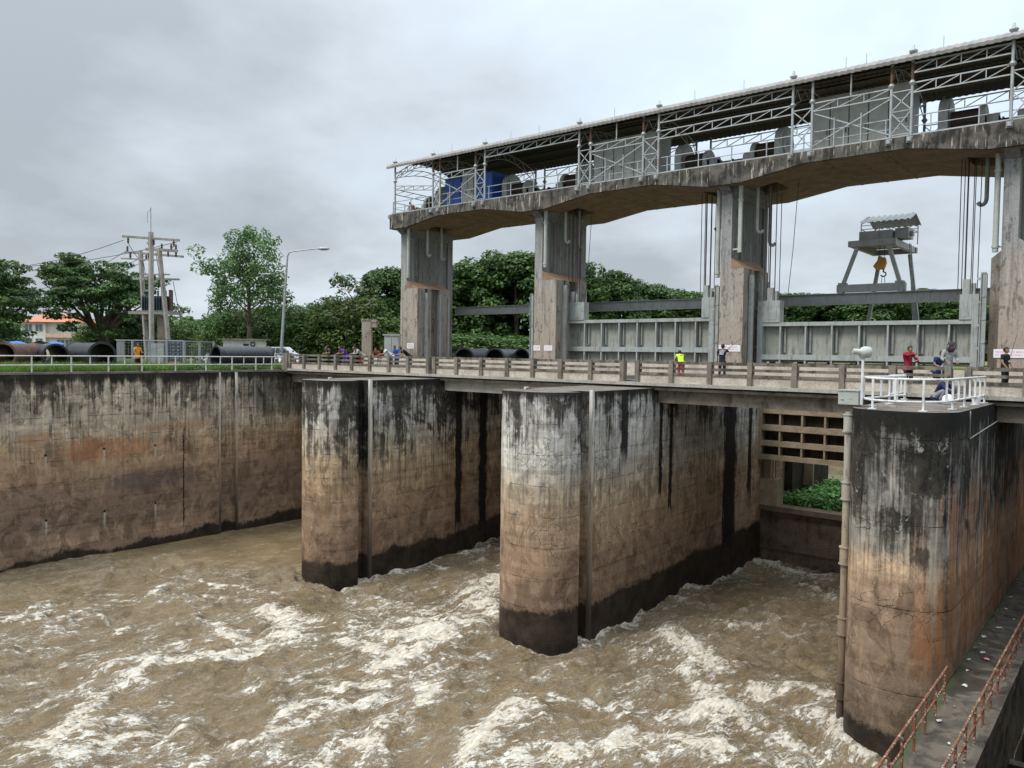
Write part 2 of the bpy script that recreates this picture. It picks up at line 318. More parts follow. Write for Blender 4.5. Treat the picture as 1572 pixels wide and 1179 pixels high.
M_WALLW = paint('white_render', (.66, .65, .60), (.3, .27, .22), .3, .8, seed=22)
M_WALLP = paint('pale_pink_render', (.62, .42, .34), (.3, .2, .15), .2, .8, seed=23)
M_TILE = paint('orange_roof_tile', (.50, .20, .12), (.2, .07, .04), .4, .8, seed=24)
M_GLASS = Mat('dark_window_glass', .12, 0, .6).set((.07, .10, .12))
M_ORNG = Mat('orange_plastic', .5).set((.65, .16, .03))
M_TARP = Mat('blue_tarpaulin', .5).set((.04, .13, .42))
M_CAR = paint('white_car_paint', (.68, .69, .70), (.3, .3, .3), .1, .25, seed=25)
M_INS = Mat('dark_insulator', .3).set((.06, .03, .025))
# corrugated roof sheet
_m = Mat('flaking_rust', .85, 0, .3); _n = _m.noise(22, 5, .7); _s = _m.noise(6, 4, .6)
M_RUST = _m.set(_m.mix(_m.mix((.20, .075, .035), (.10, .04, .025), _s.ss(.4, .6)), (.50, .42, .32), (_n*.6+_s*.4).ss(.53, .57)*.85), None, _n, .01)
_m = Mat('corrugated_roof_sheet', .55, .1, .4); _n = _m.noise(1.5, 5, .6, .3); _s = _m.noise((9, .8, .8), 3, .6)
M_ROOF = _m.set(_m.mix(_m.mix((.27, .26, .245), (.21, .20, .185), _n.ss(.4, .6)), (.22, .17, .13), _s.ss(.55, .7)*.5), None, _n, .005)
M_ROOFU = _m.mat

# ---------------------------------------------------------------- mesh building
class MB:
    def __init__(s): s.v = []; s.f = []; s.sm = []; s.mi = []; s.cur = 0
    def add(s, vs, fs, smooth=False):
        o = len(s.v); s.v += [tuple(map(float, p)) for p in vs]; s.f += [tuple(i+o for i in f) for f in fs]
        s.sm += [smooth]*len(fs); s.mi += [s.cur]*len(fs); return s
    def box(s, x0, x1, y0, y1, z0, z1):
        if x0 > x1: x0, x1 = x1, x0
        if y0 > y1: y0, y1 = y1, y0
        if z0 > z1: z0, z1 = z1, z0
        v = [(x, y, z) for z in (z0, z1) for y in (y0, y1) for x in (x0, x1)]
        return s.add(v, [(0, 2, 3, 1), (4, 5, 7, 6), (0, 1, 5, 4), (2, 6, 7, 3), (0, 4, 6, 2), (1, 3, 7, 5)])
    def bar(s, p, q, w, h=None):
        h = h or w; p = Vector(p); q = Vector(q); d = (q-p)
        if d.length < 1e-6: return s
        d.normalize(); up = Vector((0, 0, 1)) if abs(d.z) < .95 else Vector((0, 1, 0))
        a = d.cross(up).normalized()*(w/2); b = a.cross(d).normalized()*(h/2)
        v = [p-a-b, p+a-b, p+a+b, p-a+b, q-a-b, q+a-b, q+a+b, q-a+b]
        return s.add(v, [(0, 3, 2, 1), (4, 5, 6, 7), (0, 1, 5, 4), (1, 2, 6, 5), (2, 3, 7, 6), (3, 0, 4, 7)])
    def tube(s, pts, rad, n=8, caps=True):
        pts = [Vector(p) for p in pts]; rad = rad if isinstance(rad, (list, tuple)) else [rad]*len(pts)
        vs = []; fs = []; prev = None
        for i, p in enumerate(pts):
            d = (pts[min(i+1, len(pts)-1)]-pts[max(i-1, 0)])
            if d.length < 1e-6: d = Vector((0, 0, 1))
            d.normalize()
            if prev is None:
                up = Vector((0, 0, 1)) if abs(d.z) < .9 else Vector((1, 0, 0)); a = d.cross(up).normalized()
            else: a = (prev-d*prev.dot(d)).normalized()
            prev = a; b = d.cross(a)
            for k in range(n):
                t = 2*math.pi*k/n; vs.append(p+(a*math.cos(t)+b*math.sin(t))*rad[i])
        for i in range(len(pts)-1):
            for k in range(n):
                k2 = (k+1) % n; fs.append((i*n+k, i*n+k2, (i+1)*n+k2, (i+1)*n+k))
        s.add(vs, fs, True)
        if caps:
            s.add(vs[:n], [tuple(range(n-1, -1, -1))]); s.add(vs[-n:], [tuple(range(n))])
        return s
    def cyl(s, p, q, r, n=12): return s.tube([p, q], r, n)
    def ell(s, c, r, n=10, m_=6, rot=None):
        c = Vector(c); vs = []; fs = []
        for i in range(m_+1):
            ph = math.pi*i/m_
            for k in range(n):
                t = 2*math.pi*k/n; v = Vector((r[0]*math.sin(ph)*math.cos(t), r[1]*math.sin(ph)*math.sin(t), r[2]*math.cos(ph)))
                if rot is not None: v = rot @ v
                vs.append(c+v)
        for i in range(m_):
            for k in range(n):
                k2 = (k+1) % n; fs.append((i*n+k, (i+1)*n+k, (i+1)*n+k2, i*n+k2))
        return s.add(vs, fs, True)
    def poly(s, pts, d):                  # planar outline thickened along vector d
        n = len(pts); a = [Vector(p) for p in pts]; b = [p+Vector(d) for p in a]
        s.add(a+b, [tuple(range(n-1, -1, -1)), tuple(range(n, 2*n))] + [(i, (i+1) % n, (i+1) % n+n, i+n) for i in range(n)]); return s
    def build(s, name, mats, parent=None, base=None):
        if not isinstance(mats, (list, tuple)): mats = [mats]
        v = np.array(s.v, dtype=float)
        if parent is not None: o = np.array(parent['_b'])
        elif base is not None: o = np.array(base, float)
        else: o = np.array([(v[:, 0].min()+v[:, 0].max())/2, (v[:, 1].min()+v[:, 1].max())/2, v[:, 2].min()])
        me = bpy.data.meshes.new(name); me.from_pydata((v-o).tolist(), [], s.f)
        me.polygons.foreach_set('use_smooth', s.sm); me.polygons.foreach_set('material_index', s.mi)
        for m in mats: me.materials.append(m)
        me.update()
        ob = bpy.data.objects.new(name, me); COL.objects.link(ob)
        if parent is not None: ob.parent = parent; ob['_b'] = parent['_b']
        else: ob.location = o; ob['_b'] = [float(t) for t in o]
        return ob
THINGS = []
def tag(o, label, cat, group=None, kind=None):
    if label: o['label'] = label
    if cat: o['category'] = cat
    if group: o['group'] = group
    if kind: o['kind'] = kind
    return o
def thing(name, loc, label, cat, group=None):
    o = bpy.data.objects.new(name, None); COL.objects.link(o); o.location = loc; o['_b'] = [float(v) for v in loc]; o.empty_display_size = .2
    return tag(o, label, cat, group)
def copy_tree(o, loc, rz=0.0, label=None, sc=None):
    c = o.copy(); COL.objects.link(c); c.location = loc; c.rotation_euler = (0, 0, rz)
    if sc: c.scale = sc
    if label: c['label'] = label
    for ch in list(o.children):
        d = ch.copy(); COL.objects.link(d); d.parent = c
        for g in list(ch.children):
            e = g.copy(); COL.objects.link(e); e.parent = d
    return c
def struct(o): o['kind'] = 'structure'; return o
# ================================================================ LARGE STRUCTURE
WZ = -10.7
# ---- ground
_m = Mat('grass_ground', .95, 0, .2); _a = _m.noise(.35, 5, .6); _b2 = _m.noise(6, 5, .7)
_c = _m.mix((.07, .11, .028), (.13, .15, .045), _b2.ss(.4, .65)); _c = _m.mix(_c, (.30, .22, .14), _a.ss(.50, .60)*.85)
M_GROUND = _m.set(_c, None, _b2, .05)
g = MB(); g.box(-900, -47.97, -60, 900, -12, -.06); g.box(-47.96, 900, 128.01, 900, -12, -.06); g.box(9.01, 900, -60, 128, -12, -.2)
struct(g.build('ground', M_GROUND))
g = MB(); g.box(-160, -47.35, 32.0, 39.6, -.05, .03); struct(g.build('road', M_ROAD))

# ---- water
def vnoise(x, y, seed=0):
    xi = np.floor(x).astype(np.int64); yi = np.floor(y).astype(np.int64); fx = x-xi; fy = y-yi
    def h(a, b):
        n = (a*374761393 + b*668265263 + seed*974711) & 0xffffffff; n = ((n ^ (n >> 13))*1274126177) & 0xffffffff
        return ((n ^ (n >> 16)) & 0xffff)/65535.0
    u = fx*fx*fx*(fx*(fx*6-15)+10); v = fy*fy*fy*(fy*(fy*6-15)+10)
    return (h(xi, yi)*(1-u)+h(xi+1, yi)*u)*(1-v)+(h(xi, yi+1)*(1-u)+h(xi+1, yi+1)*u)*v
def fbm(x, y, o, seed, rough=.5):
    a = 1; t = 0; s = 0
    for i in range(o):
        t = t+a*vnoise(x, y, seed+i*17); s += a; a *= rough; x, y = x*1.93+y*.41, y*1.93-x*.41
    return t/s
STROKES = [(0.55, 1.0, [(-24.66, 8.68), (-25.61, 9.66), (-26.83, 10.62), (-27.66, 11.38)]), (0.4, 0.95, [(-27.66, 11.38), (-27.97, 12.5), (-28.29, 13.12), (-28.17, 14.16), (-27.61, 15.14), (-27.19, 16.53), (-27.33, 17.48)]), (0.18, 0.6, [(-28.89, 8.82), (-28.98, 10.01), (-29.09, 11.31), (-29.58, 12.75)]), (0.15, 0.5, [(-31.43, 9.61), (-31.01, 10.72), (-31.7, 11.86), (-32.22, 13.52)]), (0.4, 0.9, [(-31.17, 17.86), (-29.79, 17.51), (-28.13, 17.99), (-27.75, 18.83)]), (0.75, 1.0, [(-30.82, 20.22), (-29.68, 20.31), (-28.37, 20.14), (-27.77, 19.0)]), (0.35, 0.8, [(-25.73, 20.12), (-24.11, 20.14), (-22.83, 20.39), (-22.55, 21.52)]), (0.5, 0.9, [(-22.15, 18.52), (-21.88, 19.55), (-22.06, 21.06), (-22.26, 22.72), (-23.66, 22.96), (-24.13, 21.54)]), (0.45, 0.9, [(-19.28, 19.21), (-18.71, 18.03), (-18.28, 16.9), (-18.26, 15.79)]), (0.25, 0.7, [(-20.8, 13.31), (-21.63, 14.56), (-21.48, 16.26), (-21.29, 17.8), (-20.86, 19.27), (-20.04, 21.17)]), (0.25, 0.7, [(-20.92, 11.26), (-21.04, 12.57), (-20.55, 14.07), (-20.38, 15.95), (-19.82, 17.71)]), (0.3, 0.7, [(-18.39, 13.46), (-18.39, 14.88), (-17.5, 15.66)]), (0.2, 0.6, [(-23.7, 8.84), (-23.67, 10.28), (-23.28, 11.69), (-22.61, 12.83)]), (0.55, 1.0, [(-24.17, 27.03), (-25.87, 29.57), (-26.96, 31.7)]), (0.5, 0.9, [(-22.75, 24.82), (-22.77, 25.91), (-22.61, 26.62)]), (0.5, 1.0, [(-15.1, 16.32), (-15.63, 17.55), (-16.08, 18.99), (-16.05, 19.86)]), (0.22, 0.7, [(-16.05, 19.86), (-15.47, 21.19), (-14.83, 22.22), (-13.76, 23.02)]), (0.5, 1.0, [(-18.62, 36.1), (-17.72, 35.9)]), (0.7, 1.0, [(-15.41, 29.28), (-14.48, 28.86), (-13.4, 28.19), (-12.93, 27.6)]), (0.3, 0.8, [(-13.81, 26.66), (-12.49, 25.89), (-11.43, 24.73), (-11.15, 24.03)]), (0.6, 1.0, [(-12.12, 22.87), (-11.44, 23.28), (-10.74, 23.65), (-10.63, 24.61)]), (0.6, 1.0, [(-12.22, 19.74), (-11.87, 21.08), (-10.76, 21.52), (-9.64, 21.39)]), (0.45, 0.8, [(-13.56, 17.65), (-12.99, 18.82), (-12.22, 19.74)]), (0.25, 0.8, [(-10.77, 27.04), (-10.0, 26.32), (-9.83, 27.71), (-9.01, 28.01), (-8.11, 27.97)]), (0.3, 0.9, [(-7.98, 26.18), (-6.96, 24.83), (-6.23, 24.21)]), (0.28, 0.9, [(-18.04, 26.46), (-18.16, 27.85), (-18.37, 29.49), (-17.83, 31.12)]), (0.2, 0.6, [(-18.37, 29.49), (-16.77, 30.14), (-15.16, 29.5)]), (0.18, 0.6, [(-18.64, 25.92), (-19.76, 24.74), (-20.73, 24.56)]), (0.2, 0.6, [(-16.45, 21.0), (-15.61, 21.95), (-14.55, 22.0)]), (0.2, 0.7, [(-13.92, 32.57), (-12.56, 32.83), (-11.12, 33.09)]), (0.25, 0.7, [(-14.61, 32.07), (-13.72, 32.11)]), (0.3, 0.8, [(-17.78, 44.15), (-17.06, 44.8), (-15.97, 43.92), (-14.76, 43.61), (-13.59, 43.81)]), (0.3, 0.7, [(-13.82, 40.43), (-12.75, 40.37), (-11.7, 38.84)]), (0.12, 0.75, [(-42.16, 20.12), (-39.9, 20.14), (-38.05, 20.39), (-36.25, 20.95), (-34.97, 21.81), (-33.51, 22.54)]), (0.3, 0.6, [(-28.24, 23.39), (-27.94, 24.93), (-26.1, 25.31), (-26.32, 27.74), (-26.07, 29.39)]), (0.2, 0.7, [(-31.65, 29.66), (-31.43, 30.96), (-30.27, 30.93)]), (0.2, 0.7, [(-31.72, 33.39), (-30.92, 34.53), (-30.46, 35.78)]), (0.2, 0.7, [(-29.61, 33.36), (-28.56, 33.57)]), (0.22, 0.7, [(-31.78, 26.53), (-31.57, 27.69), (-31.65, 29.66)]), (0.12, 0.5, [(-38.11, 11.68), (-37.77, 13.09), (-36.74, 14.58), (-34.39, 15.54)]), (0.12, 0.5, [(-34.26, 11.16), (-34.24, 12.58), (-33.82, 13.93), (-34.09, 15.26)]), (0.15, 0.55, [(-28.98, 13.69), (-30.75, 15.19), (-30.31, 16.06)]), (0.2, 0.6, [(-14.29, 20.67), (-13.54, 22.25), (-12.95, 23.4)]), (0.25, 0.6, [(-10.07, 23.77), (-8.95, 23.63), (-7.73, 24.16)]), (0.3, 0.5, [(-24.74, 23.6), (-24.26, 25.15), (-22.6, 25.5), (-21.54, 25.37)]), (0.25, 0.6, [(-24.38, 15.08), (-23.64, 16.45), (-21.98, 17.19)]), (0.2, 0.6, [(-18.33, 32.9), (-17.86, 33.98), (-16.7, 33.72), (-15.98, 35.01)])]
dx = .085
xs = np.arange(-47.3, -2.9, dx); ys = np.arange(4.0, 50.5, dx)
X, Y = np.meshgrid(xs, ys)
wx = X+(fbm(X*.35, Y*.35, 3, 5)-.5)*3.0; wy = Y+(fbm(X*.35, Y*.35, 3, 99)-.5)*3.0
wx2 = wx+(fbm(X*1.6, Y*1.6, 3, 45)-.5)*.9; wy2 = wy+(fbm(X*1.6, Y*1.6, 3, 199)-.5)*.9
# rotate so that streaks run with the current (towards -Y and a little -X)
ca, sa = math.cos(R(20)), math.sin(R(20))
U = wx2*ca+wy2*sa; V = -wx2*sa+wy2*ca
def ridge(n): return 1-np.abs(2*n-1)
# foam from the strokes
foam = np.zeros_like(X); hump = np.zeros_like(X)
jx = (fbm(X*1.1, Y*1.1, 4, 301, .6)-.5)*1.5; jy = (fbm(X*1.1, Y*1.1, 4, 401, .6)-.5)*1.5
for w, s, pts in STROKES:
    for (ax, ay), (bx, by) in zip(pts[:-1], pts[1:]):
        r = w*3.2+1.2
        ix = (xs > min(ax, bx)-r) & (xs < max(ax, bx)+r); iy = (ys > min(ay, by)-r) & (ys < max(ay, by)+r)
        if not ix.any() or not iy.any(): continue
        sl = np.ix_(iy, ix); px = X[sl]+jx[sl]*.7; py = Y[sl]+jy[sl]*.7
        L = (bx-ax)**2+(by-ay)**2; t = np.clip(((px-ax)*(bx-ax)+(py-ay)*(by-ay))/L, 0, 1)
        d = np.hypot(px-ax-t*(bx-ax), py-ay-t*(by-ay))
        foam[sl] = np.maximum(foam[sl], s*np.exp(-(d/(w*1.15))**2)); hump[sl] = np.maximum(hump[sl], s*min(w, .6)*np.exp(-(d/(w*1.9+.2))**2))
# calm water: bay beside the left wall and its outflow
calm = 1/(1+np.exp(-(Y-(20.9+(X+47)*.34+(fbm(X*.5, Y*.5, 3, 700)-.5)*3))*1.1)); calm = calm*(1/(1+np.exp((X+34.5)*2.0)))
left = np.clip((-38-X)/9, 0, 1)
turb = 1-calm*.97
base = fbm(U*.55, V*.28, 5, 21, .55); lace1 = ridge(fbm(U*1.5, V*.8, 4, 31, .5)); lace2 = ridge(fbm(U*.75, V*.4, 4, 57, .5))
h = (fbm(wx*.30, wy*.22, 4, 3, .5)-.5)*1.25 + (lace2-.6)*.34 + (fbm(U*1.5, V*.8, 4, 77, .55)-.5)*.50 + (lace1-.6)*.14
foam_thin = np.clip((X+19)/3, 0, 1)*np.clip((Y-30)/6, 0, 1)  # thins the foam under the bridge right of the middle pier
Zw = WZ + h*turb*(.85-.3*left) + hump*.55*turb + (fbm(X*1.2, Y*1.2, 3, 888)-.5)*.03*calm + (fbm(X*6, Y*6, 2, 88)-.5)*.02*turb
gen = np.clip((fbm(wx*.2, wy*.2, 3, 611)-.36)*3.2, 0, 1)
gen = gen*(1-left*.55)*(1-foam_thin*.6)
crest = np.clip((h-.12)*2.2, 0, 1)
foam_v = np.clip(foam*.70*(.75+.5*lace2) + turb*(.12+.30*gen+.18*crest)*(.45+.75*np.clip((lace2-.6)*3, 0, 1)), 0, 1)*np.clip(turb+.02, 0, 1)*(1-.75*left)
# broken foam collars where the water slaps the walls
xn = (fbm(X*.9, Y*.9, 3, 921)-.5)
def collar(xl, xr, y0):
    c_ = (xl+xr)/2; a_ = (xr-xl)/2
    dxx = np.maximum(np.abs(X-c_)-a_, 0); dyy = np.maximum(y0-a_*.2-Y, 0)
    dn = np.where(Y < y0, np.abs(((np.abs(X-c_)/a_)**2.5+(np.maximum(y0-Y, 0)/a_)**2.5)**.4-1)*a_, dxx); return dn
for (xl, xr, y0) in ((-35.5, -32, 26.25), (-21.55, -18, 26.25), (-7.4, -4.4, 26.25)):
    dn = collar(xl, xr, y0); foam_v = np.maximum(foam_v, np.clip(.85-dn/(.30+.9*np.clip(xn+.1, 0, 1)), 0, 1)*np.clip(.5+xn*4, 0, 1)*np.clip(turb*1.4-.2, 0, 1))
foam_v = np.maximum(foam_v, np.clip(.4-(X+47.0)/.6, 0, 1)*np.clip(.3+xn*4, 0, 1)*turb)
ny, nx = X.shape
co = np.stack([X, Y, Zw], -1).reshape(-1, 3)
idx = np.arange(ny*nx).reshape(ny, nx); q = np.stack([idx[:-1, :-1], idx[:-1, 1:], idx[1:, 1:], idx[1:, :-1]], -1).reshape(-1, 4)
def fastmesh(name, co, quads, mat, smooth=True, attrs=()):
    me = bpy.data.meshes.new(name); me.vertices.add(len(co)); me.vertices.foreach_set('co', np.asarray(co, np.float32).ravel())
    k = quads.shape[1]; me.loops.add(quads.size); me.loops.foreach_set('vertex_index', quads.astype(np.int32).ravel())
    me.polygons.add(len(quads)); me.polygons.foreach_set('loop_start', np.arange(0, quads.size, k, dtype=np.int32))
    me.polygons.foreach_set('use_smooth', np.full(len(quads), smooth)); me.update(calc_edges=True); me.validate()
    for n, a in attrs:
        at = me.attributes.new(n, 'FLOAT', 'POINT'); at.data.foreach_set('value', a.astype(np.float32).ravel())
    me.materials.append(mat); o = bpy.data.objects.new(name, me); return o
m = Mat('muddy_river_water', .16, 0, .5)
m.b.inputs['IOR'].default_value = 1.33
an = m.T.nodes.new('ShaderNodeAttribute'); an.attribute_name = 'foam'; fo = E(m.T, an.outputs['Fac'])
ac = m.T.nodes.new('ShaderNodeAttribute'); ac.attribute_name = 'rough'; tu = E(m.T, ac.outputs['Fac'])
def rnoise(sx, sy, detail, rough, dist, off, th=.35):   # noise stretched along the current
    n1_ = m.T.nodes.new('ShaderNodeMapping'); m.T.links.new(m.P, n1_.inputs[0]); n1_.inputs['Rotation'].default_value = (0, 0, th)
    n2_ = m.T.nodes.new('ShaderNodeMapping'); m.T.links.new(n1_.outputs[0], n2_.inputs[0]); n2_.inputs['Scale'].default_value = (sx, sy, sx*.7); n2_.inputs['Location'].default_value = off
    n3_ = m.T.nodes.new('ShaderNodeTexNoise'); m.T.links.new(n2_.outputs[0], n3_.inputs[0]); n3_.inputs['Scale'].default_value = 1; n3_.inputs['Detail'].default_value = detail; n3_.inputs['Roughness'].default_value = rough; n3_.inputs['Distortion'].default_value = dist
    return E(m.T, n3_.outputs[0])
r1 = (rnoise(1.7, .45, 6, .60, 1.6, (0, 0, 0))-.5).ab()*2.0; r2 = (rnoise(4.6, 1.7, 6, .62, 1.4, (3, 3, 3))-.5).ab()*2.0; r3 = (rnoise(10, 4.5, 5, .65, 1.2, (7, 1, 3))-.5).ab()*2.0
nn = rnoise(5.5, 2.3, 8, .75, .8, (1, 8, 2)); n0 = rnoise(1.3, .5, 5, .6, .8, (5, 5, 5))
r4 = (rnoise(2.6, .95, 5, .58, 2.0, (11, 4, 2), .15)-.5).ab()*2.0
f = fo + (nn-.5)*2.0 + (n0-.5)*1.5 - (r2-.16)*1.5 - (r1-.16)*1.2 - (r3-.16)*.7
aer = f.ss(.30, .95)
solid = f.ss(.62, 1.0)
gate_ = (n0*.8+nn*.7).ss(.70, .86)
lim = (fo*3.8-.16).mn(1.0).mx(0.0)
thin = ((r1.ss(.05, .0) + r4.ss(.045, .0) + r2.ss(.06, .0)*.9 + r3.ss(.08, .0)*.55)*lim*gate_*(nn*1.0).ss(.40, .56)).mn(1.0)*tu
big = m.noise(.5, 4, .6, .4)
wc = m.mix((.165, .120, .064), (.235, .172, .098), big.ss(.35, .65)); wc = m.mix(wc, (.31, .23, .138), (n0*.6+nn*.4).ss(.46, .60)*.7*tu)
wc = m.mix(wc, (.50, .385, .245), aer*.85)
wc = m.mix(wc, (.74, .62, .45), solid)
ff = (solid*.9 + thin).mn(1.0)
rip = rnoise(2.6, 1.9, 7, .62, .9, (2, 2, 2)); rip2 = m.noise((11, 14, 11), 4, .6, .3)
M_WATER = m.set(m.mix(wc, (.90, .84, .73), (thin + solid*(nn*1.2-r2*.8-r3*.5).ss(.34, .60)*.8).mn(1.0)), ff*.5+.09, (rip*.9+rip2*.35)*(tu*.93+.03) + ff*nn*.7 - r2*.40*tu - r3*.18*tu - r4*.25*tu, .20)
wo = fastmesh('water', co, q, M_WATER, True, (('foam', foam_v), ('rough', turb))); COL.objects.link(wo); struct(wo)
m2 = Mat('muddy_backwater', .14, 0, .5); b2 = m2.noise(.5, 4, .6); rp = m2.noise((1.2, 2.2, 2), 6, .62, .8)
M_WATER2 = m2.set(m2.mix((.17, .125, .07), (.24, .178, .105), b2.ss(.35, .65)), None, rp, .12)
g = MB(); g.box(-47.3, 20, -120, 4.05, -13, WZ); struct(g.build('downstream_water', M_WATER2))
m3 = Mat('ochre_backwater', .3, 0, .4); b3 = m3.noise(.5, 4, .6)
M_WATER3 = m3.set(m3.mix((.20, .16, .085), (.25, .20, .11), b3.ss(.35, .65)), None, m3.noise(2, 5, .6), .05)
g = MB(); g.box(-47.3, 9, 46.6, 128, -9, -7.6); struct(g.build('upstream_water', M_WATER3))
g = MB(); g.poly([(-47.2, 60, -8.5), (-47.2, 74, -.5), (-47.2, 128, -.5), (-47.2, 128, -8.5)], (80, 0, 0)); struct(g.build('earth_bank', simple_conc('ochre_earth', (.27, .215, .12), (.20, .165, .085), .3, (.10, .11, .04), 33, .05, .55)))
# riverbed under the spillway, to close the view below the water
g = MB(); g.box(-47.3, 9, 4, 50, -16, -14.5); struct(g.build('riverbed', M_DARKW))

_m = Mat('slot_edging', .7, 0, .3); _n = _m.noise((6, 6, .8), 5, .65)
M_SLOT = _m.set(_m.mix(_m.ramp((_m.z+11)/11, [(0, (.03, .024, .02)), (.16, (.07, .052, .04)), (.45, (.30, .22, .15)), (.65, (.45, .39, .31)), (1, (.62, .60, .55))]), (.07, .06, .05), _n.ss(.5, .62)*.6), None, _n, .01)
# ---- left bank wall
CW = thing('bank_wall', (-47.4, 10, -12), 'long stained concrete bank wall along the calm water under the grass', 'wall')
g = MB(); g.box(-47.96, -47.0, -60, 27.1, -14, -.14); g.box(-47.96, -47.3, 27.101, 28.249, -14, -.14); g.box(-47.96, -47.0, 28.25, 128, -14, -.14); g.build('wall_face', M_LW, CW)
g = MB()
for y in (27.06, 28.28): g.box(-47.12, -46.95, y-.05, y+.05, -14, -.143)
g.build('slot_guide', M_SLOT, CW)
g = MB(); g.box(-47.55, -46.97, -60, 27.1, -.14, -.02); g.box(-47.55, -46.97, 28.25, 31.9, -.14, -.02); g.box(-47.95, -47.3, 27.1, 28.25, -.14, -.02); g.build('coping', M_TOP, CW)

# ---- piers
def nose(xl, xr, y0, n=28, e=2.5):
    c = (xl+xr)/2; a = (xr-xl)/2; b = a*.98; P = []
    for i in range(n+1):
        t = math.pi*i/n; cs, sn = math.cos(t), math.sin(t)
        P.append((c+a*math.copysign(abs(cs)**(2/e), cs), y0-b*abs(sn)**(2/e)))
    return P                                        # from right to left round the nose
def pier(name, xl, xr, y0, mat, label, yslot=(26.25, 27.0), yend=50.5, ztop=-.17, deep=.65):
    T = thing(name, ((xl+xr)/2, y0, -12), label, 'bridge pier')
    ys0, ys1 = yslot
    out_ = nose(xl, xr, y0)
    # anticlockwise seen from above: nose right->left goes via -Y  => build polygon
    poly = [(xr, ys0), ] + [(x, y) for x, y in out_] + [(xl, ys0), (xl+deep, ys0), (xl+deep, ys1), (xl, ys1), (xl, yend), (xr, yend), (xr, ys1), (xr-deep, ys1), (xr-deep, ys0)]
    pl = []
    for p in poly:
        if not pl or (abs(p[0]-pl[-1][0])+abs(p[1]-pl[-1][1])) > 1e-4: pl.append(p)
    g = MB(); N = len(pl); zs = np.linspace(-14, ztop, 12)
    vs = [(x, y, z) for z in zs for x, y in pl]; fs = []
    for k in range(len(zs)-1):
        for i in range(N):
            j = (i+1) % N; fs.append((k*N+i, k*N+j, (k+1)*N+j, (k+1)*N+i)[::-1])
    g.add(vs, fs)
    g.build('pier_wall', mat, T)
    g = MB(); g.add([(x, y, ztop) for x, y in pl], [tuple(range(N))[::-1]]); g.add([(x, y, ztop-.4) for x, y in pl], [tuple(range(N))])
    tp = g.build('pier_top', M_TOP, T)
    g = MB(); g.box(xr-.10, xr+.05, ys1-.04, ys1+.13, -14, ztop+.05); g.box(xl-.05, xl+.07, ys1-.02, ys1+.16, -14, ztop+.06)
    if deep > .1: g.build('slot_guide', M_SLOT, T)
    return T
P1 = pier('river_pier', -35.5, -32.0, 26.25, M_P1, 'stained concrete pier with rounded nose next to the calm left bay')
P2 = pier('river_pier', -21.55, -18.0, 26.25, M_P2, 'pale topped concrete pier with rounded nose in the middle of the white water')
P3 = pier('river_pier', -7.4, -4.4, 26.25, M_P3, 'blackened concrete pier with white railing on its top beside the rusty ledge', (30.9, 31.0), deep=.02)
P4 = pier('river_pier', 8.0, 11.6, 26.25, M_P3, 'concrete pier beyond the fish ladder at the far right', (30.9, 31.0), deep=.02)

# ---- ledge and fish ladder on the right
T = thing('ledge_wall', (-3.7, 20, -12), 'wet concrete walkway ledge running along the foot of the black pier', 'walkway')
g = MB(); g.box(-4.37, -2.97, -10, 48, -14, -8.0); g.build('ledge_slab', M_LEDGE, T)
g = MB(); g.box(-3.12, -2.90, -10, 48, -8.25, -7.93); g.build('ledge_kerb', M_LEDGE, T)
T = thing('fish_ladder', (-1, 20, -14), 'dark stepped fish ladder channel beside the ledge', 'channel')
g = MB(); g.box(-2.96, 1.5, -10, 48, -14.2, -12.3); g.build('ladder_floor', M_DARKW, T)
for i, y in enumerate((13.5, 18.2, 22.6, 26.5, 30.5, 35, 40)):
    g = MB(); g.box(-2.96, 1.5, y, y+.3, -12.3, -10.6+.25*(i-2)*.8); g.build('weir_wall', M_DARKW, T)
    g = MB(); g.box(-2.95, 1.5, y-.02, y+.32, -10.6+.25*(i-2)*.8, -10.55+.25*(i-2)*.8); g.build('weir_cap', M_LEDGE, T)
g = MB(); g.box(1.5, 8.9, -10, 26, -14, -.2); struct(g.build('right_bank', M_DARKW))
# rusty railings
def ledge_rail(name, x, ys_, label, extra=.9):
    T = thing(name, (x, ys_[0], -8), label, 'railing')
    for y in ys_:
        g = MB(); g.bar((x, y, -8.0), (x, y, -7.08), .055); g.build('post', M_RUST, T)
    g = MB(); g.tube([(x, ys_[0]-.3, -7.06), (x, ys_[-1]+.25, -7.06)], .034, 8); g.build('top_rail', M_RUST, T)
    g = MB(); g.tube([(x, ys_[0]-.3, -7.5), (x, ys_[-1]+.1, -7.5)], .030, 8); g.build('middle_rail', M_RUST, T)
ledge_rail('rusty_railing', -4.17, list(np.arange(12.2, 24.0, 1.15)), 'rusty pipe railing on the river side of the ledge, ending at the black pier')
ledge_rail('rusty_railing', -3.13, list(np.arange(12.0, 46, 1.2)), 'long rusty pipe railing on the outer edge of the ledge')
M_LITTER = Mat('soiled_litter', .8).set((.50, .48, .44))
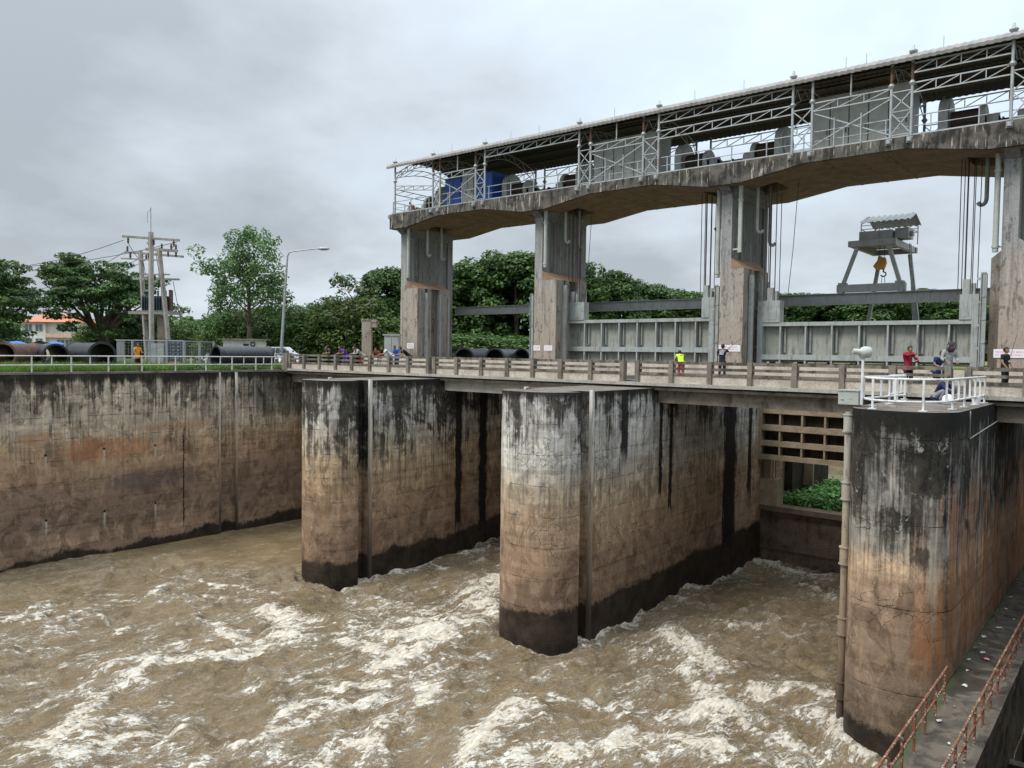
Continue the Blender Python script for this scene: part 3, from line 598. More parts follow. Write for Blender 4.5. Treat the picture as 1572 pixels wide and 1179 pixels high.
# litter on the ledge
lit = [(-4.0, 28.6, .11), (-3.95, 31.6, .13), (-4.1, 34.2, .10), (-4.15, 36.0, .09), (-3.95, 25.3, .09), (-4.05, 22.4, .12), (-3.6, 21.2, .05), (-4.1, 26.6, .05), (-3.5, 24.4, .04), (-4.25, 28.9, .06), (-4.2, 29.4, .05), (-3.9, 23.6, .04), (-4.2, 30.2, .09), (-3.8, 28.0, .10), (-4.22, 27.6, .07), (-3.7, 33, .06)]
for i, (x, y, s_) in enumerate(lit):
    g = MB(); a = random.random()*3; vs = []
    for k in range(7):
        t = 2*math.pi*k/7; rr = s_*(.35+.4*random.random()); vs.append((x+rr*math.cos(t+a)*1.4, y+rr*math.sin(t+a)*1.6, -7.985+.05*random.random()))
    g.poly(vs, (0, 0, .012)); o = g.build('litter_scrap', M_LITTER if i != 13 else M_RED)
    tag(o, 'scrap of pale litter lying on the wet ledge' if i != 13 else 'red scrap of litter on the wet ledge by the black pier', 'litter', 'litter scraps on the ledge')

# ---- road bridge
M_POSTC = simple_conc('parapet_post_concrete', (.25, .22, .18), (.17, .148, .12), .7, (.08, .07, .055), 31, .03, .52)
B = thing('road_bridge', (-20, 32, -1), 'weathered concrete road bridge with slatted concrete parapet crossing over the piers', 'bridge')
g = MB(); g.box(-47.34, 12, 32.35, 39.6, -.12, .04); g.build('deck_slab', M_ROAD, B)
g = MB(); g.box(-47.3, 12, 32.42, 33.7, .04, .16); g.box(-47.3, 12, 37.6, 39.2, .04, .20); g.build('footpath', M_TOP, B)
g = MB(); g.box(-47.3, 12, 32.02, 32.42, -.06, .09); g.build('edge_lip', M_BEAMW, B)
g = MB(); g.box(-47.3, 12, 32.2, 32.55, -.26, -.14); g.build('lower_lip', M_BEAM, B)
for a, b, mt in ((-47.0, -35.5, M_BEAM), (-35.5, -21.4, M_BEAMW), (-21.4, -8.0, M_BEAM), (-8.0, 12, M_BEAM)):
    g = MB(); g.box(a+.01, b-.01, 32.6, 33.0, -.86, -.13)
    for y in (34.8, 36.8, 38.6): g.box(a+.01, b-.01, y, y+.4, -.86, -.13)
    g.build('beam', mt, B)
posts = [-46.6, -44.97, -43.28, -41.55, -39.89, -38.12, -36.34, -34.63, -32.93, -32.38, -30.63, -28.75, -26.9, -25.15, -23.37, -21.54, -19.71, -18.89, -17.12, -15.24, -13.4, -11.5, -9.63, -7.79, -5.91, -5.27, -3.5, -1.7, .1, 1.9, 3.7, 5.5, 7.3, 9.1, 10.9]
for p in posts:
    g = MB(); w = .21
    if p in (-23.37, -7.79): w = .25
    g.box(p-w/2, p+w/2, 32.05, 32.36, .08, 1.1); g.build('parapet_post', M_POSTC, B)
for a, b in zip(posts[:-1], posts[1:]):
    if b-a < 1: continue
    g = MB()
    for z0, z1 in ((.955, 1.085), (.70, .815), (.45, .565)):
        g.box(a+.105, b-.105, 32.12, 32.26, z0+random.uniform(-.006, .006), z1)
    g.build('parapet_slats', M_RAIL, B)
    g = MB(); g.box(a+.105, b-.105, 32.16, 32.30, .09, .449); g.build('parapet_panel', M_PANEL, B)
g = MB(); g.box(-47.3, 12, 39.3, 39.5, .04, .88); g.build('far_parapet', M_PANEL, B)
g = MB(); g.box(-47.45, -46.75, 32.0, 32.5, -.14, 1.13); g.build('end_block', M_RAIL, B)

# ---- hoist columns, each a thing standing on its pier
CFL = [-47.8, -34.0, -20.12, -5.95, 8.1]; BLK = [1.95, 1.9, 1.45, 1.5, 1.5]
clabel = ['grey concrete hoist column nearest the trees at the left end of the high deck', 'concrete hoist column standing on the pier beside the calm bay', 'concrete hoist column with peeling paint rising behind the dark shirted angler', 'concrete hoist column cut by the right edge of the photo', 'concrete hoist column outside the right of the view']
def column(i, xl, blk):
    T = thing('hoist_column', (xl+.35, 43.5, 0), clabel[i], 'column')
    w = .66
    z0 = -.5
    g = MB(); g.box(xl, xl+w, 43.5, 44.3, z0, 10.8); g.box(xl-.02, xl+w+.02, 43.49, 43.52, 10.6, 10.74); g.build('column_flange', M_COL, T)
    g = MB(); g.box(xl+.08, xl+w-.08, 44.3, 48.8, z0, 11.6); g.box(xl-.0, xl+w, 44.9, 45.1, 6.9, 11.6)
    g.box(xl, xl+w+.04, 48.2, 48.8, z0, 11.6); g.build('column_web', M_COL_SHADE, T)
    # haunch under the deck
    g = MB(); g.poly([(xl+.02, 43.5, 10.8), (xl+.02, 42.56, 11.4), (xl+.02, 44.6, 11.6), (xl+.02, 44.6, 10.8)], (w-.04, 0, 0)); g.poly([(xl-.35, 43.6, 11.3), (xl+.01, 43.6, 10.6), (xl+w-.01, 43.6, 10.6), (xl+w+.7, 43.6, 11.3)], (0, 5.0, 0)); g.build('haunch', M_COL_SHADE, T)
    # right block with sloping shoulder and gate slots
    xr = xl+w+blk-.3-.36; x1 = xl+w
    g = MB()
    for ya, yb in ((43.5, 44.35), (44.65, 45.05), (46.0, 47.2)):
        g.poly([(x1, ya, z0), (xr, ya, z0), (xr, ya, 6.45), (x1, ya, 6.45)], (0, yb-ya, 0))
    g.poly([(x1, 44.35, z0), (xr-.35, 44.35, z0), (xr-.35, 44.35, 6.45), (x1, 44.35, 6.45)], (0, .3, 0)); g.poly([(x1, 45.05, z0), (xr-.5, 45.05, z0), (xr-.5, 45.05, 6.45), (x1, 45.05, 6.45)], (0, .95, 0))
    g.build('slot_block', M_COL, T)
    g = MB(); g.poly([(x1, 43.5, 6.45), (xr, 43.5, 6.45), (x1, 43.5, 7.1)], (0, 3.7, 0)); g.build('sloping_shoulder', M_ORANGE if i < 3 else M_COL, T)
    xa = xl-blk+.75
    g = MB(); g.poly([(xl+.08, 45.95, z0), (xl+.08, 45.95, 7.2), (xa, 45.95, 6.45), (xa, 45.95, z0)], (0, 1.2, 0)); g.build('slot_block', M_COL, T)
    # guide rails
    for (gx, gy, zt, wd) in ((xr+.10, 44.35, 6.1, .32), (xr+.02, 45.95, 6.0, .22), (xr+.0, 47.0, 5.9, .16), (xa-.12, 44.9, 5.6, .28)):
        g = MB(); g.box(gx-wd/2, gx+wd/2, gy-.06, gy+.12, z0, zt); g.box(gx-wd/2+.03, gx-wd/2+.06, gy-.14, gy-.06, z0, zt)
        for zz in np.arange(.7, zt, 1.15): g.box(gx-wd/2-.16, gx-wd/2, gy-.03, gy+.05, zz, zz+.12); g.box(gx-wd/2+.02, gx+wd/2-.02, gy-.09, gy-.061, zz+.3, zz+.38)
        g.build('guide_rail', M_GATE, T)
    # downspouts
    px = xl-.28 if i >= 2 else xl+w+.42; py = 43.75 if i >= 2 else 43.3; zb = 6.0 if i in (2,) else 7.3 if i < 2 else 6.5
    g = MB(); g.tube([(px, py, zb), (px, py, 11.5)], .13, 12); 
    for zz in (zb+.2, 10.3): g.tube([(px, py, zz), (px, py, zz+.12)], .165, 12); g.bar((px, py, zz+.06), (xl+(0 if i >= 2 else w), py+.3, zz+.06), .05)
    g.build('downspout', M_PVC, T)
    if i == 2:
        px, py = xl+w+.55, 43.42; g = MB(); g.box(px-.10, px+.10, py-.08, py+.08, 7.35, 11.45); g.box(px-.13, px+.13, py-.1, py+.1, 10.3, 10.42); g.box(px-.4, px-.1, py-.05, py+.05, 7.5, 7.6); g.build('downspout', M_PVC, T)
    # hook bars hanging from the deck
    for (hx, hy, zb2, s_) in ((xl+w+.95, 44.9, 9.0-.5*(i == 2), 1), (xl+w+1.15, 46.3, 7.9+.9*(i < 2), 1), (xl-1.0, 45.6, 9.0, -1)):
        if i == 0 and s_ < 0: continue
        g = MB(); pts = [(hx, hy, 11.6), (hx, hy, zb2+.45)] + [(hx+s_*(.2-.2*math.cos(t)), hy, zb2+.42-.3*math.sin(t)) for t in np.linspace(.3, 2.6, 6)]
        g.tube(pts, .10, 8); g.build('hook_bar', M_GATE if hy > 45 else M_PVC, T)
    return T
cols = [column(i, x, b) for i, (x, b) in enumerate(zip(CFL, BLK))]

# paper notices on the columns
def notice(name, x0, x1, y, z0, z1, label, lines=2, axis='x', xf=None):
    T = thing(name, ((x0+x1)/2, y, z0), label, 'sign')
    g = MB(); g.box(x0, x1, y-.012, y-.002, z0, z1); g.build('sheet', M_PAPER, T)
    g = MB(); h = (z1-z0); rr = random.Random(x0)
    for k in range(lines):
        zc_ = z1-h*(k+1)/(lines+1); x = x0+(x1-x0)*.16
        while x < x1-(x1-x0)*.16:
            w = rr.uniform(.025, .06); g.box(x, x+w, y-.016, y-.0125, zc_-h*.06, zc_+h*.07); g.box(x+w*.3, x+w*.55, y-.016, y-.0125, zc_+h*.08, zc_+h*.12); x += w+rr.choice((.015, .02, .06))
    g.build('lettering', M_RED, T)
notice('paper_notice', -47.0, -46.2, 43.49, 1.6, 2.05, 'small white paper notice with red lettering on the leftmost column')
notice('paper_notice', -34.0, -33.4, 43.49, 1.55, 1.92, 'white paper notice on the flange of the column on the calm bay pier')
notice('paper_notice', -33.05, -32.35, 43.49, 1.55, 1.92, 'white paper notice on the block right of that column flange by the calm bay pier')
notice('paper_notice', -20.1, -18.75, 43.49, 1.62, 2.0, 'wide white paper notice with red lettering behind the dark shirted angler')
notice('paper_notice', -6.1, -5.62, 43.47, 1.45, 1.86, 'small white notice beside the wide one on the rightmost column')
notice('paper_notice', -5.60, -4.75, 43.47, 1.45, 1.86, 'wide white notice with red lettering on the rightmost column', 2)

# ---- high machine deck
D = thing('machine_deck', (-20, 42.5, 11), 'long weathered concrete hoist deck spanning the tops of the columns', 'elevated deck')
cf = [x+.33 for x in CFL]
def zbot(x):
    d = min(abs(x-c-.2) for c in cf)
    return 11.17+(11.75-11.17)*min(max((d-1.0)/3.6, 0), 1)
dxs = sorted(set([-48.1]+[c+o+.2 for c in cf for o in (-4.6, -1.0, 1.0, 4.6)]+[-48.1, 9.6])); dxs = [x for x in dxs if -48.1 <= x <= 9.6]
Y0, Y1 = 42.5, 50.0
g = MB(); vs = []
for x in dxs: zb = zbot(x); vs += [(x, Y0, zb), (x, Y0, 12.35), (x, Y0+.25, zb), (x, Y0+.25, 12.35)]
fs = []
for i in range(len(dxs)-1):
    a, b = 4*i, 4*i+4; fs += [(a, b, b+1, a+1), (a+2, a+3, b+3, b+2), (a+1, b+1, b+3, a+3), (a, a+2, b+2, b)]
fs += [(0, 1, 3, 2), (4*(len(dxs)-1), 4*(len(dxs)-1)+2, 4*(len(dxs)-1)+3, 4*(len(dxs)-1)+1)]
g.add(vs, fs); g.box(-48.1, -47.85, Y0+.25, Y1, zbot(-48), 12.35)
for c in cf: g.box(c-.14+.9, c+.16+.9, Y0-.03, Y0, zbot(c)+.02, 12.33)
g.build('edge_beam', M_FASC, D)
# soffit with square openings by the columns for the ropes
g = MB(); ncell = 0
for i in range(len(dxs)-1):
    xa, xb = dxs[i], dxs[i+1]
    segs = [xa, xb]
    for c in cf:
        for e_ in (c-2.1, c-.75, c+.95, c+2.5):
            if xa < e_ < xb: segs.append(e_)
    segs = sorted(segs)
    for a, b in zip(segs[:-1], segs[1:]):
        mid = (a+b)/2; hole = any((c-2.1 < mid < c-.75) or (c+.95 < mid < c+2.5) for c in cf)
        for ya, yb in ((Y0+.25, 44.6), (44.6, 46.7), (46.7, Y1)):
            if hole and ya == 44.6: continue
            za, zb2 = zbot(a), zbot(b)
            g.add([(a, ya, za), (b, ya, zb2), (b, yb, zb2), (a, yb, za), (a, ya, 12.3), (b, ya, 12.3), (b, yb, 12.3), (a, yb, 12.3)], [(0, 1, 2, 3)[::-1], (4, 5, 6, 7), (0, 1, 5, 4), (2, 3, 7, 6), (1, 2, 6, 5), (0, 4, 7, 3)])
g.build('deck_slab', M_SOFF, D)
g = MB()
for c in cf[:-1]:
    for d_ in (5.6, 7.0, 8.6):
        g = MB(); g.box(c+d_, c+d_+.14, Y0+.26, Y1-.01, zbot(c+d_)-.02, zbot(c+d_)+.05); g.build('soffit_joint', M_BEAM, D)
g = MB(); g.box(-48.0, 9.5, 42.62, 43.1, 12.35, 12.45); g.build('walkway_kerb', M_GALV, D)
for x in [-48.0]+[-43.3, -42.55, -38.9, -38.0, -29.75, -28.85, -24.95, -23.9, -15.75, -14.7, -10.8, -9.85, -5.65, -4.7]:
    g = MB(); g.tube([(x-.02, Y0-.10, 12.25), (x-.02, Y0-.10, 12.05)], .13, 8); g.box(x-.16, x+.12, Y0-.06, Y0-.001, 12.0, 12.3); g.build('post_bracket', M_GALV, D)

for c in cf:
    for e0, e1 in ((c-2.1, c-.75), (c+.95, c+2.5)): g = MB(); g.box(e0+.02, e1-.02, 44.62, 46.68, 11.95, 12.25); g.build('opening_dark_box', M_STEELD, D)  # dark boxes added inside the rope openings so they read as dark
# ---- deck railing
T = thing('deck_railing', (-20, 42.7, 12.4), 'white painted two rail handrail along the edge of the hoist deck', 'railing')
def hrail(y, x0, x1, step, T):
    g = MB(); g.tube([(x0, y, 13.35), (x1, y, 13.35)], .028, 6); g.build('top_rail', M_GALV, T)
    g = MB(); g.tube([(x0, y, 12.85), (x1, y, 12.85)], .022, 6); g.build('middle_rail', M_GALV, T)
    for x in np.arange(x0, x1+.01, step):
        g = MB(); g.bar((x, y, 12.35), (x, y, 13.37), .05); g.build('post', M_GALV, T)
hrail(42.75, -47.95, 9.4, 2.05, T)
T2 = thing('deck_railing', (-20, 49.7, 12.4), 'far side handrail of the hoist deck seen between the winches', 'railing'); hrail(49.7, -47.95, 9.4, 2.05, T2)
T2 = thing('deck_railing', (-47.95, 46, 12.4), 'short handrail across the left end of the hoist deck', 'railing')
g = MB(); g.tube([(-47.95, 42.8, 13.33), (-47.95, 49.65, 13.33)], .028, 6); g.build('top_rail', M_GALV, T2)
g = MB(); g.tube([(-47.95, 42.8, 12.83), (-47.95, 49.65, 12.83)], .022, 6); g.build('middle_rail', M_GALV, T2)
for y in (44, 45.4, 46.8, 48.2): g = MB(); g.bar((-47.95, y, 12.35), (-47.95, y, 13.35), .05); g.build('post', M_GALV, T2)

# ---- galvanised shelter over the winches
S = thing('winch_shelter', (-20, 42.6, 12.4), 'long galvanised lattice shelter with corrugated roof over the hoist deck', 'shelter')
FY, BY = 42.62, 49.75
def lattice(p, q, hgt, name='lattice_beam', n=None, vertical=True, w=.06, dirn=1):
    p = Vector(p); q = Vector(q); L = (q-p).length; n = n or max(2, int(round(L/1.15))); up = Vector((0, 0, hgt))
    g = MB(); g.bar(p, q, w); g.bar(p+up, q+up, w)
    for k in range(n+1):
        a = p.lerp(q, k/n); g.bar(a, a+up, w*.7)
        if k < n:
            b = p.lerp(q, (k+1)/n); 
            if dirn > 0: g.bar(a, b+up, w*.7)
            else: g.bar(a+up, b, w*.7)
    g.build(name, M_GALV, S)
PAIRS = [(-47.6, None), (-43.3, -42.55), (-38.9, -38.0), (-29.75, -28.85), (-24.95, -23.9), (-15.75, -14.7), (-10.8, -9.85), (-5.65, -4.6), (-.9, .1), (8.3, 9.2)]
def post(x, y, zt=16.25, cap=True):
    g = MB(); g.tube([(x, y, 12.25), (x, y, zt)], .075, 8)
    for zc_ in (14.95,): g.tube([(x, y, zc_-.14), (x, y, zc_-.02), (x, y, zc_), (x, y, zc_+.12)], [.08, .17, .17, .08], 10)
    if cap: g.tube([(x, y, zt), (x, y, zt+.1), (x, y, zt+.16), (x, y, zt+.22), (x, y, zt+.42)], [.08, .2, .2, .09, .05], 10)
    g.build('lattice_post', M_GALV, S)
    if y < 44 and random.random() < .45: g = MB(); g.tube([(x, y, 15.08), (x, y, 15.9)], .082, 8); g.build('rusty_sleeve', M_RUSTP, S)
for pi, (a, b) in enumerate(PAIRS):
    for k, x in enumerate((a, b)):
        if x is None: continue
        outer = (k == 0 and pi in (0, 1, 3, 5, 7, 9)) or (k == 1 and pi in (2, 4, 6, 8))
        post(x, FY, 16.35 if outer else 16.1, outer); post(x, BY, 16.1, False)
    if b is not None:
        for yy in (FY, BY):
            g = MB()
            for z0, z1 in ((12.5, 13.65), (13.65, 14.6)):
                g.bar((a, yy, z0), (b, yy, z1), .05); g.bar((a, yy, z1), (b, yy, z0), .05)
            for z in (12.5, 13.65, 14.62): g.bar((a, yy, z), (b, yy, z), .05)
            g.build('cross_bracing', M_GALV, S)
    if pi in (1, 2, 3, 4, 5, 6, 7, 8):        # arches across the deck
        x = a; g = MB(); n = 12; prev = None
        for k in range(n+1):
            t = k/n; y = FY+(BY-FY)*t; zl = 14.9+1.15*math.sin(math.pi*t); zu = 15.75+.75*math.sin(math.pi*t)
            if prev: g.bar(prev[0], (x, y, zl), .05); g.bar(prev[1], (x, y, zu), .05); g.bar(prev[0], (x, y, zu), .035) if k % 2 else g.bar(prev[1], (x, y, zl), .035)
            prev = ((x, y, zl), (x, y, zu))
        g.build('roof_arch', M_GALV, S)
# long upper and lower lattice beams over the column gaps, single band between the cabinets
gaps = [(-38.0, -29.75, 1), (-23.9, -15.75, 2), (-9.85, -5.65, 2), (-4.6, -.9, 1), (.1, 8.3, 2)]
for a, b, n in gaps:
    for yy in (FY,):
        lattice((a, yy, 15.42), (b, yy, 15.42), .46)
        if n == 2: lattice((a, yy, 14.46), (b, yy, 14.46), .47)
for a, b in ((-42.55, -38.9), (-28.85, -24.95), (-14.7, -10.8)):
    lattice((a, FY, 14.42), (b, FY, 14.42), .42)
    g = MB(); g.bar((a, FY, 12.55), (b, FY, 14.35), .055); g.bar((a, FY+.06, 14.35), (b, FY+.06, 12.55), .055)
    x1_, x2_ = a+(b-a)*.30, a+(b-a)*.64
    g.bar((x1_, FY-.04, 12.4), (x1_, FY-.04, 13.9), .05); g.bar((x2_, FY-.04, 12.4), (x2_, FY-.04, 13.9), .05); g.build('cross_bracing', M_GALV, S)
    g = MB(); xm = (a+b)/2; g.tube([(xm, FY, 14.84), (xm, FY, 16.1)], .045, 8); g.build('hanger', M_GALV, S)
for a, b in ((-42.55, -38.9), (-38, -29.75), (-28.85, -24.95), (-23.9, -15.75), (-14.7, -10.8), (-9.85, -5.65), (.1, 8.3)):
    lattice((a, BY, 15.3), (b, BY, 15.3), .5); lattice((a, BY, 13.0), (b, BY, 13.0), .45)
# left end bay: bow lattice and mid lattice
g = MB(); prev = None
for k in range(7):
    t = k/6; x = -47.6+4.3*t; zl = 15.05+.62*math.sin(math.pi*t*.8); zu = zl+.42
    if prev: g.bar(prev[0], (x, FY, zl), .05); g.bar(prev[1], (x, FY, zu), .05); g.bar(prev[0], (x, FY, zu), .04); g.bar((x, FY, zl), (x, FY, zu), .04)
    prev = ((x, FY, zl), (x, FY, zu))
g.build('lattice_beam', M_GALV, S)
for z in (13.9, 15.2):
    g = MB(); prev = None
    for k in range(8):
        t = k/7; y = FY+(BY-FY)*t; zl = z+(.7*math.sin(math.pi*t) if z > 15 else 0)
        if prev: g.bar(prev[0], (-47.6, y, zl), .05); g.bar(prev[1], (-47.6, y, zl+.42), .05); g.bar(prev[0], (-47.6, y, zl+.42), .035)
        prev = ((-47.6, y, zl), (-47.6, y, zl+.42))
    g.build('lattice_beam', M_GALV, S)
lattice((-47.6, FY, 14.25), (-43.3, FY, 13.75), .32)
# roof
sec = [(42.28, 15.92), (42.25, 16.08), (42.36, 16.24), (42.7, 16.40), (44, 16.75), (45.5, 17.0), (47, 17.0), (48.5, 16.8), (49.7, 16.45), (50.2, 16.1)]
def roofmesh(x0, x1):
    st_ = .085; n = int((x1-x0)/st_); xx = x0+np.arange(n+1)*st_; prof_ = np.array([0, .028, .028, 0])[np.arange(n+1) % 4]
    co = []
    for (y, z) in sec:
        co.append(np.stack([xx, np.full(n+1, y), z+prof_], -1))
    co = np.array(co).reshape(-1, 3); k = len(sec); idx = np.arange(k*(n+1)).reshape(k, n+1)
    qd = np.stack([idx[:-1, :-1], idx[:-1, 1:], idx[1:, 1:], idx[1:, :-1]], -1).reshape(-1, 4); return co, qd
co, qd = roofmesh(-48.25, 9.8); b_ = np.array(S['_b']); ro = fastmesh('roof_sheet', co-b_, qd, M_ROOF, False); COL.objects.link(ro); ro.parent = S
sec2 = sec; sec = [(y, z-.05) for y, z in sec2[2:]]; co, qd = roofmesh(-48.2, 9.75); rl = fastmesh('roof_dark_sheet', co-b_, qd, M_STEELD, False); COL.objects.link(rl); rl.parent = S; sec = sec2  # extra dark sheet added below the roof to darken its bounce-lit underside
for y in (43.6, 45.0, 46.5, 48.0, 49.2):
    g = MB(); zz = np.interp(y, [s_[0] for s_ in sec[2:]], [s_[1] for s_ in sec[2:]])-.1; g.box(-48.1, 9.7, y-.04, y+.04, zz-.12, zz); g.build('purlin', M_STEELD, S)
for x in (-41.2, -35.5, -33, -27, -21.5, -18.5, -13, -12, -8.5):
    g = MB(); g.tube([(x, 42.5, 16.3), (x, 42.5, 16.85)], .015, 5); g.build('lightning_rod', M_GALV, S)
# ================================================================ GATES
def gate(name, x0, x1, zt, label, rows, boxh, lx=1.35, rx=.85, y=45.2, zb=1.25):
    T = thing(name, ((x0+x1)/2, y, zb), label, 'sluice gate')
    yf = y-.02
    g = MB(); g.box(x0+.3, x1-.3, y+.42, y+.46, zb-.2, zt-.05); g.build('skin_plate', M_GATEP, T)
    g = MB(); g.box(x0+.28, x1-.28, yf, y+.41, zt-.22, zt); g.build('top_beam', M_GATE, T)
    for (a, b) in rows:
        g = MB(); g.box(x0+.28, x1-.28, yf, y+.41, a, b); g.build('cross_beam', M_GATE, T)
    for sa in (x0, x1-.30): g = MB(); g.box(sa, sa+.30, yf-.03, y+.5, zb-.35, zt+boxh); g.build('end_stile', M_GATE, T)
    for a, b in ((x0+.301, x0+lx), (x1-rx, x1-.301)):
        if b-a < .1: continue
        g = MB(); g.box(a, b, yf-.05, y+.55, zt+.003, zt+boxh-.003); g.box(a+.18, b-.2, yf-.065, yf-.051, zt+.15, zt+boxh-.35) if b-a > .5 else None; g.build('end_box', M_GATE, T)
    n = 7
    zr = [zt-.22]+[v for ab in rows for v in (ab[1], ab[0])]
    for k in range(n):
        x = x0+lx+.02+k*(x1-rx-x0-lx-.1)/(n-.75)
        if x > x1-.5: continue
        for j in range(0, len(zr)-1, 2) if True else []:
            top = zr[j]; bot = zr[j+1]
            if top-bot < .1: continue
            g = MB(); g.box(x-.045, x+.045, yf+.02, y+.4, bot, top); g.build('rib', M_GATE, T)
            g = MB(); g.box(x+.14, x+.24, y+.27, y+.41, bot+.12, top-.1) ; g.box(x+.05, x+.14, y+.33, y+.41, bot+.12, bot+.2); g.build('stiffener', M_GATEP, T)
        zl = rows[-1][0]
        g = MB(); g.box(x-.045, x+.045, yf+.02, y+.4, zl-.3, zl); g.build('rib', M_GATE, T)
    # ropes from the deck to the end boxes
    for cx_, s_ in ((x0+.75, 1), (x1-.55, -1)):
        for k, (dx_, dy_) in enumerate(((-.42, .05), (-.3, .3), (-.12, .1), (.1, .35), (.22, .0), (.42, .2))):
            g = MB(); g.tube([(cx_+dx_, y+dy_, zt+boxh-.02), (cx_+dx_*1.05, y+dy_, 12.2)], .022 if k != 2 else .04, 6); g.build('hoist_rope', M_ROPE, T)
        g = MB(); g.box(cx_-.2, cx_+.12, y-.02, y+.35, zt+boxh, zt+boxh+.75); g.box(cx_+.16, cx_+.36, y+.02, y+.3, zt+boxh, zt+boxh+.55); g.build('rope_block', M_GATE, T)
    g = MB(); g.tube([(x0+1.6, y+.1, zt+.05), (x0+1.95, y+.1, 7.5), (x0+2.2, y+.15, 12.2)], .018, 6); g.build('slack_cable', M_ROPE, T)
    return T
gate('upper_gate', -18.46, -7.05, 3.36, 'grey steel gate leaf hanging below the gantry crane, right of the middle columns', [(1.18, 1.48)], 1.28)
gate('upper_gate', -32.64, -21.25, 3.72, 'grey steel gate leaf in the bay left of the peeling column, with two visible rows', [(1.55, 1.87), (.2, .4)], 1.25, 1.75, .8, zb=.6)
# lower frames below the road, closing leaf in the water
def lower(x0, x1, label, label2, zoff=0.0):
    T = thing('stoplog_frame', ((x0+x1)/2, 44.5, -4.6+zoff), label, 'gate frame')
    y = 44.6
    rows = [(-1.95, -1.62), (-2.95, -2.62), (-3.85, -3.55), (-4.65, -4.38)]
    g = MB(); g.box(x0+.25, x1-.25, y+.5, y+.55, -4.5, -1.7); g.build('skin_plate', M_DARKW, T)
    for a, b in rows: g = MB(); g.box(x0+.22, x1-.22, y, y+.49, a, b); g.build('cross_beam', M_FRAMEB, T)
    for sa in (x0, x1-.3): g = MB(); g.box(sa, sa+.3, y-.02, y+.52, -4.68, -.9); g.build('end_stile', M_FRAMEB, T)
    for k in range(7):
        x = x0+1.35+k*1.27
        for (a, b), (c_, d_) in zip(rows[:-1], rows[1:]):
            g = MB(); g.box(x-.05, x+.05, y+.03, y+.48, d_, a); g.build('rib', M_FRAMEB, T)
    T = thing('closing_gate', ((x0+x1)/2, 45.2, -12), label2, 'sluice gate')
    y = 45.25
    g = MB(); g.box(x0-.1, x1+.1, y, y+.6, -13, -7.72); g.box(x0-.1, x1+.1, y-.06, y, -10.0, -9.9); g.build('leaf', M_GATEW, T)
    g = MB(); g.box(x0-.1, x1+.1, y-.25, y+.7, -7.72, -7.42); g.build('top_beam', M_GATEW, T)
    for sa in (x0+.05, x1-1.15): g = MB(); g.box(sa, sa+1.1, y-.2, y+.75, -7.42, -5.85); g.build('end_box', M_FRAMEB, T)
    g = MB(); g.box(x0+.2, x0+.62, y+.1, y+.5, -5.85, -4.4); g.tube([(x0+.75, y+.1, -5.85), (x0+.75, y+.1, -4.5)], .035, 6); g.tube([(x0+.9, y+.1, -5.85), (x0+.9, y+.1, -4.5)], .035, 6); g.build('rope_block', M_FRAMEB, T)
lower(-18.1, -7.95, 'muddy steel frame with three rows of dark openings under the road between two piers', 'silty closing leaf standing in the white water below the green hyacinth')
lower(-32.1, -21.35, 'steel frame under the road behind the pale topped pier', 'closing leaf hidden behind the pale topped pier')
lower(-47.0, -35.5, 'steel frame under the road at the calm left bay', 'closing leaf of the calm left bay')
lower(-4.45, 8.0, 'steel frame under the road beyond the black pier', 'closing leaf beyond the black pier')
# inner upstream slot columns of bay 3 seen through the opening
T = thing('upstream_pier_end', (-17.2, 50, -9), 'dark concrete wall end with a slot seen through the opening beside the hyacinth', 'wall end')
g = MB(); g.box(-18.2, -17.5, 49.0, 56, -12, -.2); g.build('wall_end', M_DARKW, T)
g = MB(); g.box(-17.5, -16.9, 51.0, 51.2, -12, -.2); g.build('slot_guide', M_SLOT, T)

# ---- crane runway beams between the columns
for (a, b, lab) in ((-47.2, -33.7, 'steel runway beam in the leftmost span in front of the dense trees'), (-33.6, -19.9, 'steel runway beam behind the two row gate'), (-19.7, -5.7, 'steel runway beam in front of the gantry crane'), (-5.5, 8.3, 'steel runway beam right of the view')):
    T = thing('runway_beam', ((a+b)/2, 49.2, 4.4), lab, 'steel beam')
    y = 49.3; zb, zt = 4.55, 5.23
    g = MB(); g.box(a, b, y-.02, y+.02, zb+.05, zt-.05); g.build('web', M_CRANE, T)
    g = MB(); g.box(a, b, y-.2, y+.2, zt-.05, zt); g.box(a, b, y-.2, y+.2, zb, zb+.05); g.build('flange', M_CRANE, T)

# ---- gantry crane behind
G = thing('gantry_crane', (-15, 56.5, 5.3), 'grey gantry crane with small gabled roof and yellow hook block', 'crane')
xa, xb, ya, yb = -16.7, -12.95, 55.0, 60.6
zb = 5.45
for y in (ya, yb):
    zb = 5.45 if y == ya else 2.1
    g = MB(); g.box(xa-.25, xb+.25, y-.2, y+.2, zb+.22, zb+.72); g.cyl((xa, y-.28, zb+.3), (xa, y+.28, zb+.3), .2); g.cyl((xb, y-.28, zb+.3), (xb, y+.28, zb+.3), .2); g.build('end_carriage', M_CRANE, G)
    for x, xt in ((xa+.1, xa+.95), (xb-.1, xb-.85)):
        g = MB(); g.bar((x, y, zb+.7), (xt, y, 8.62), .24, .22); g.bar((x, y, zb+.7), (x, y, zb+.85), .5); g.build('leg', M_CRANE, G)
    g = MB(); g.box(xa-.1+.5, xb+.1-.5, y-.17, y+.17, 8.68, 9.06); g.build('girder', M_CRANE, G)
zb = 5.45
for x in (xa+.6, xb-.6): g = MB(); g.box(x-.13, x+.13, ya+.17, yb-.17, 8.66, 9.08); g.build('cross_girder', M_CRANE, G)
g = MB(); g.box(xa+.7, xb-.7, ya+.2, yb-.2, 9.08, 9.12); g.build('platform', M_CRANE, G)
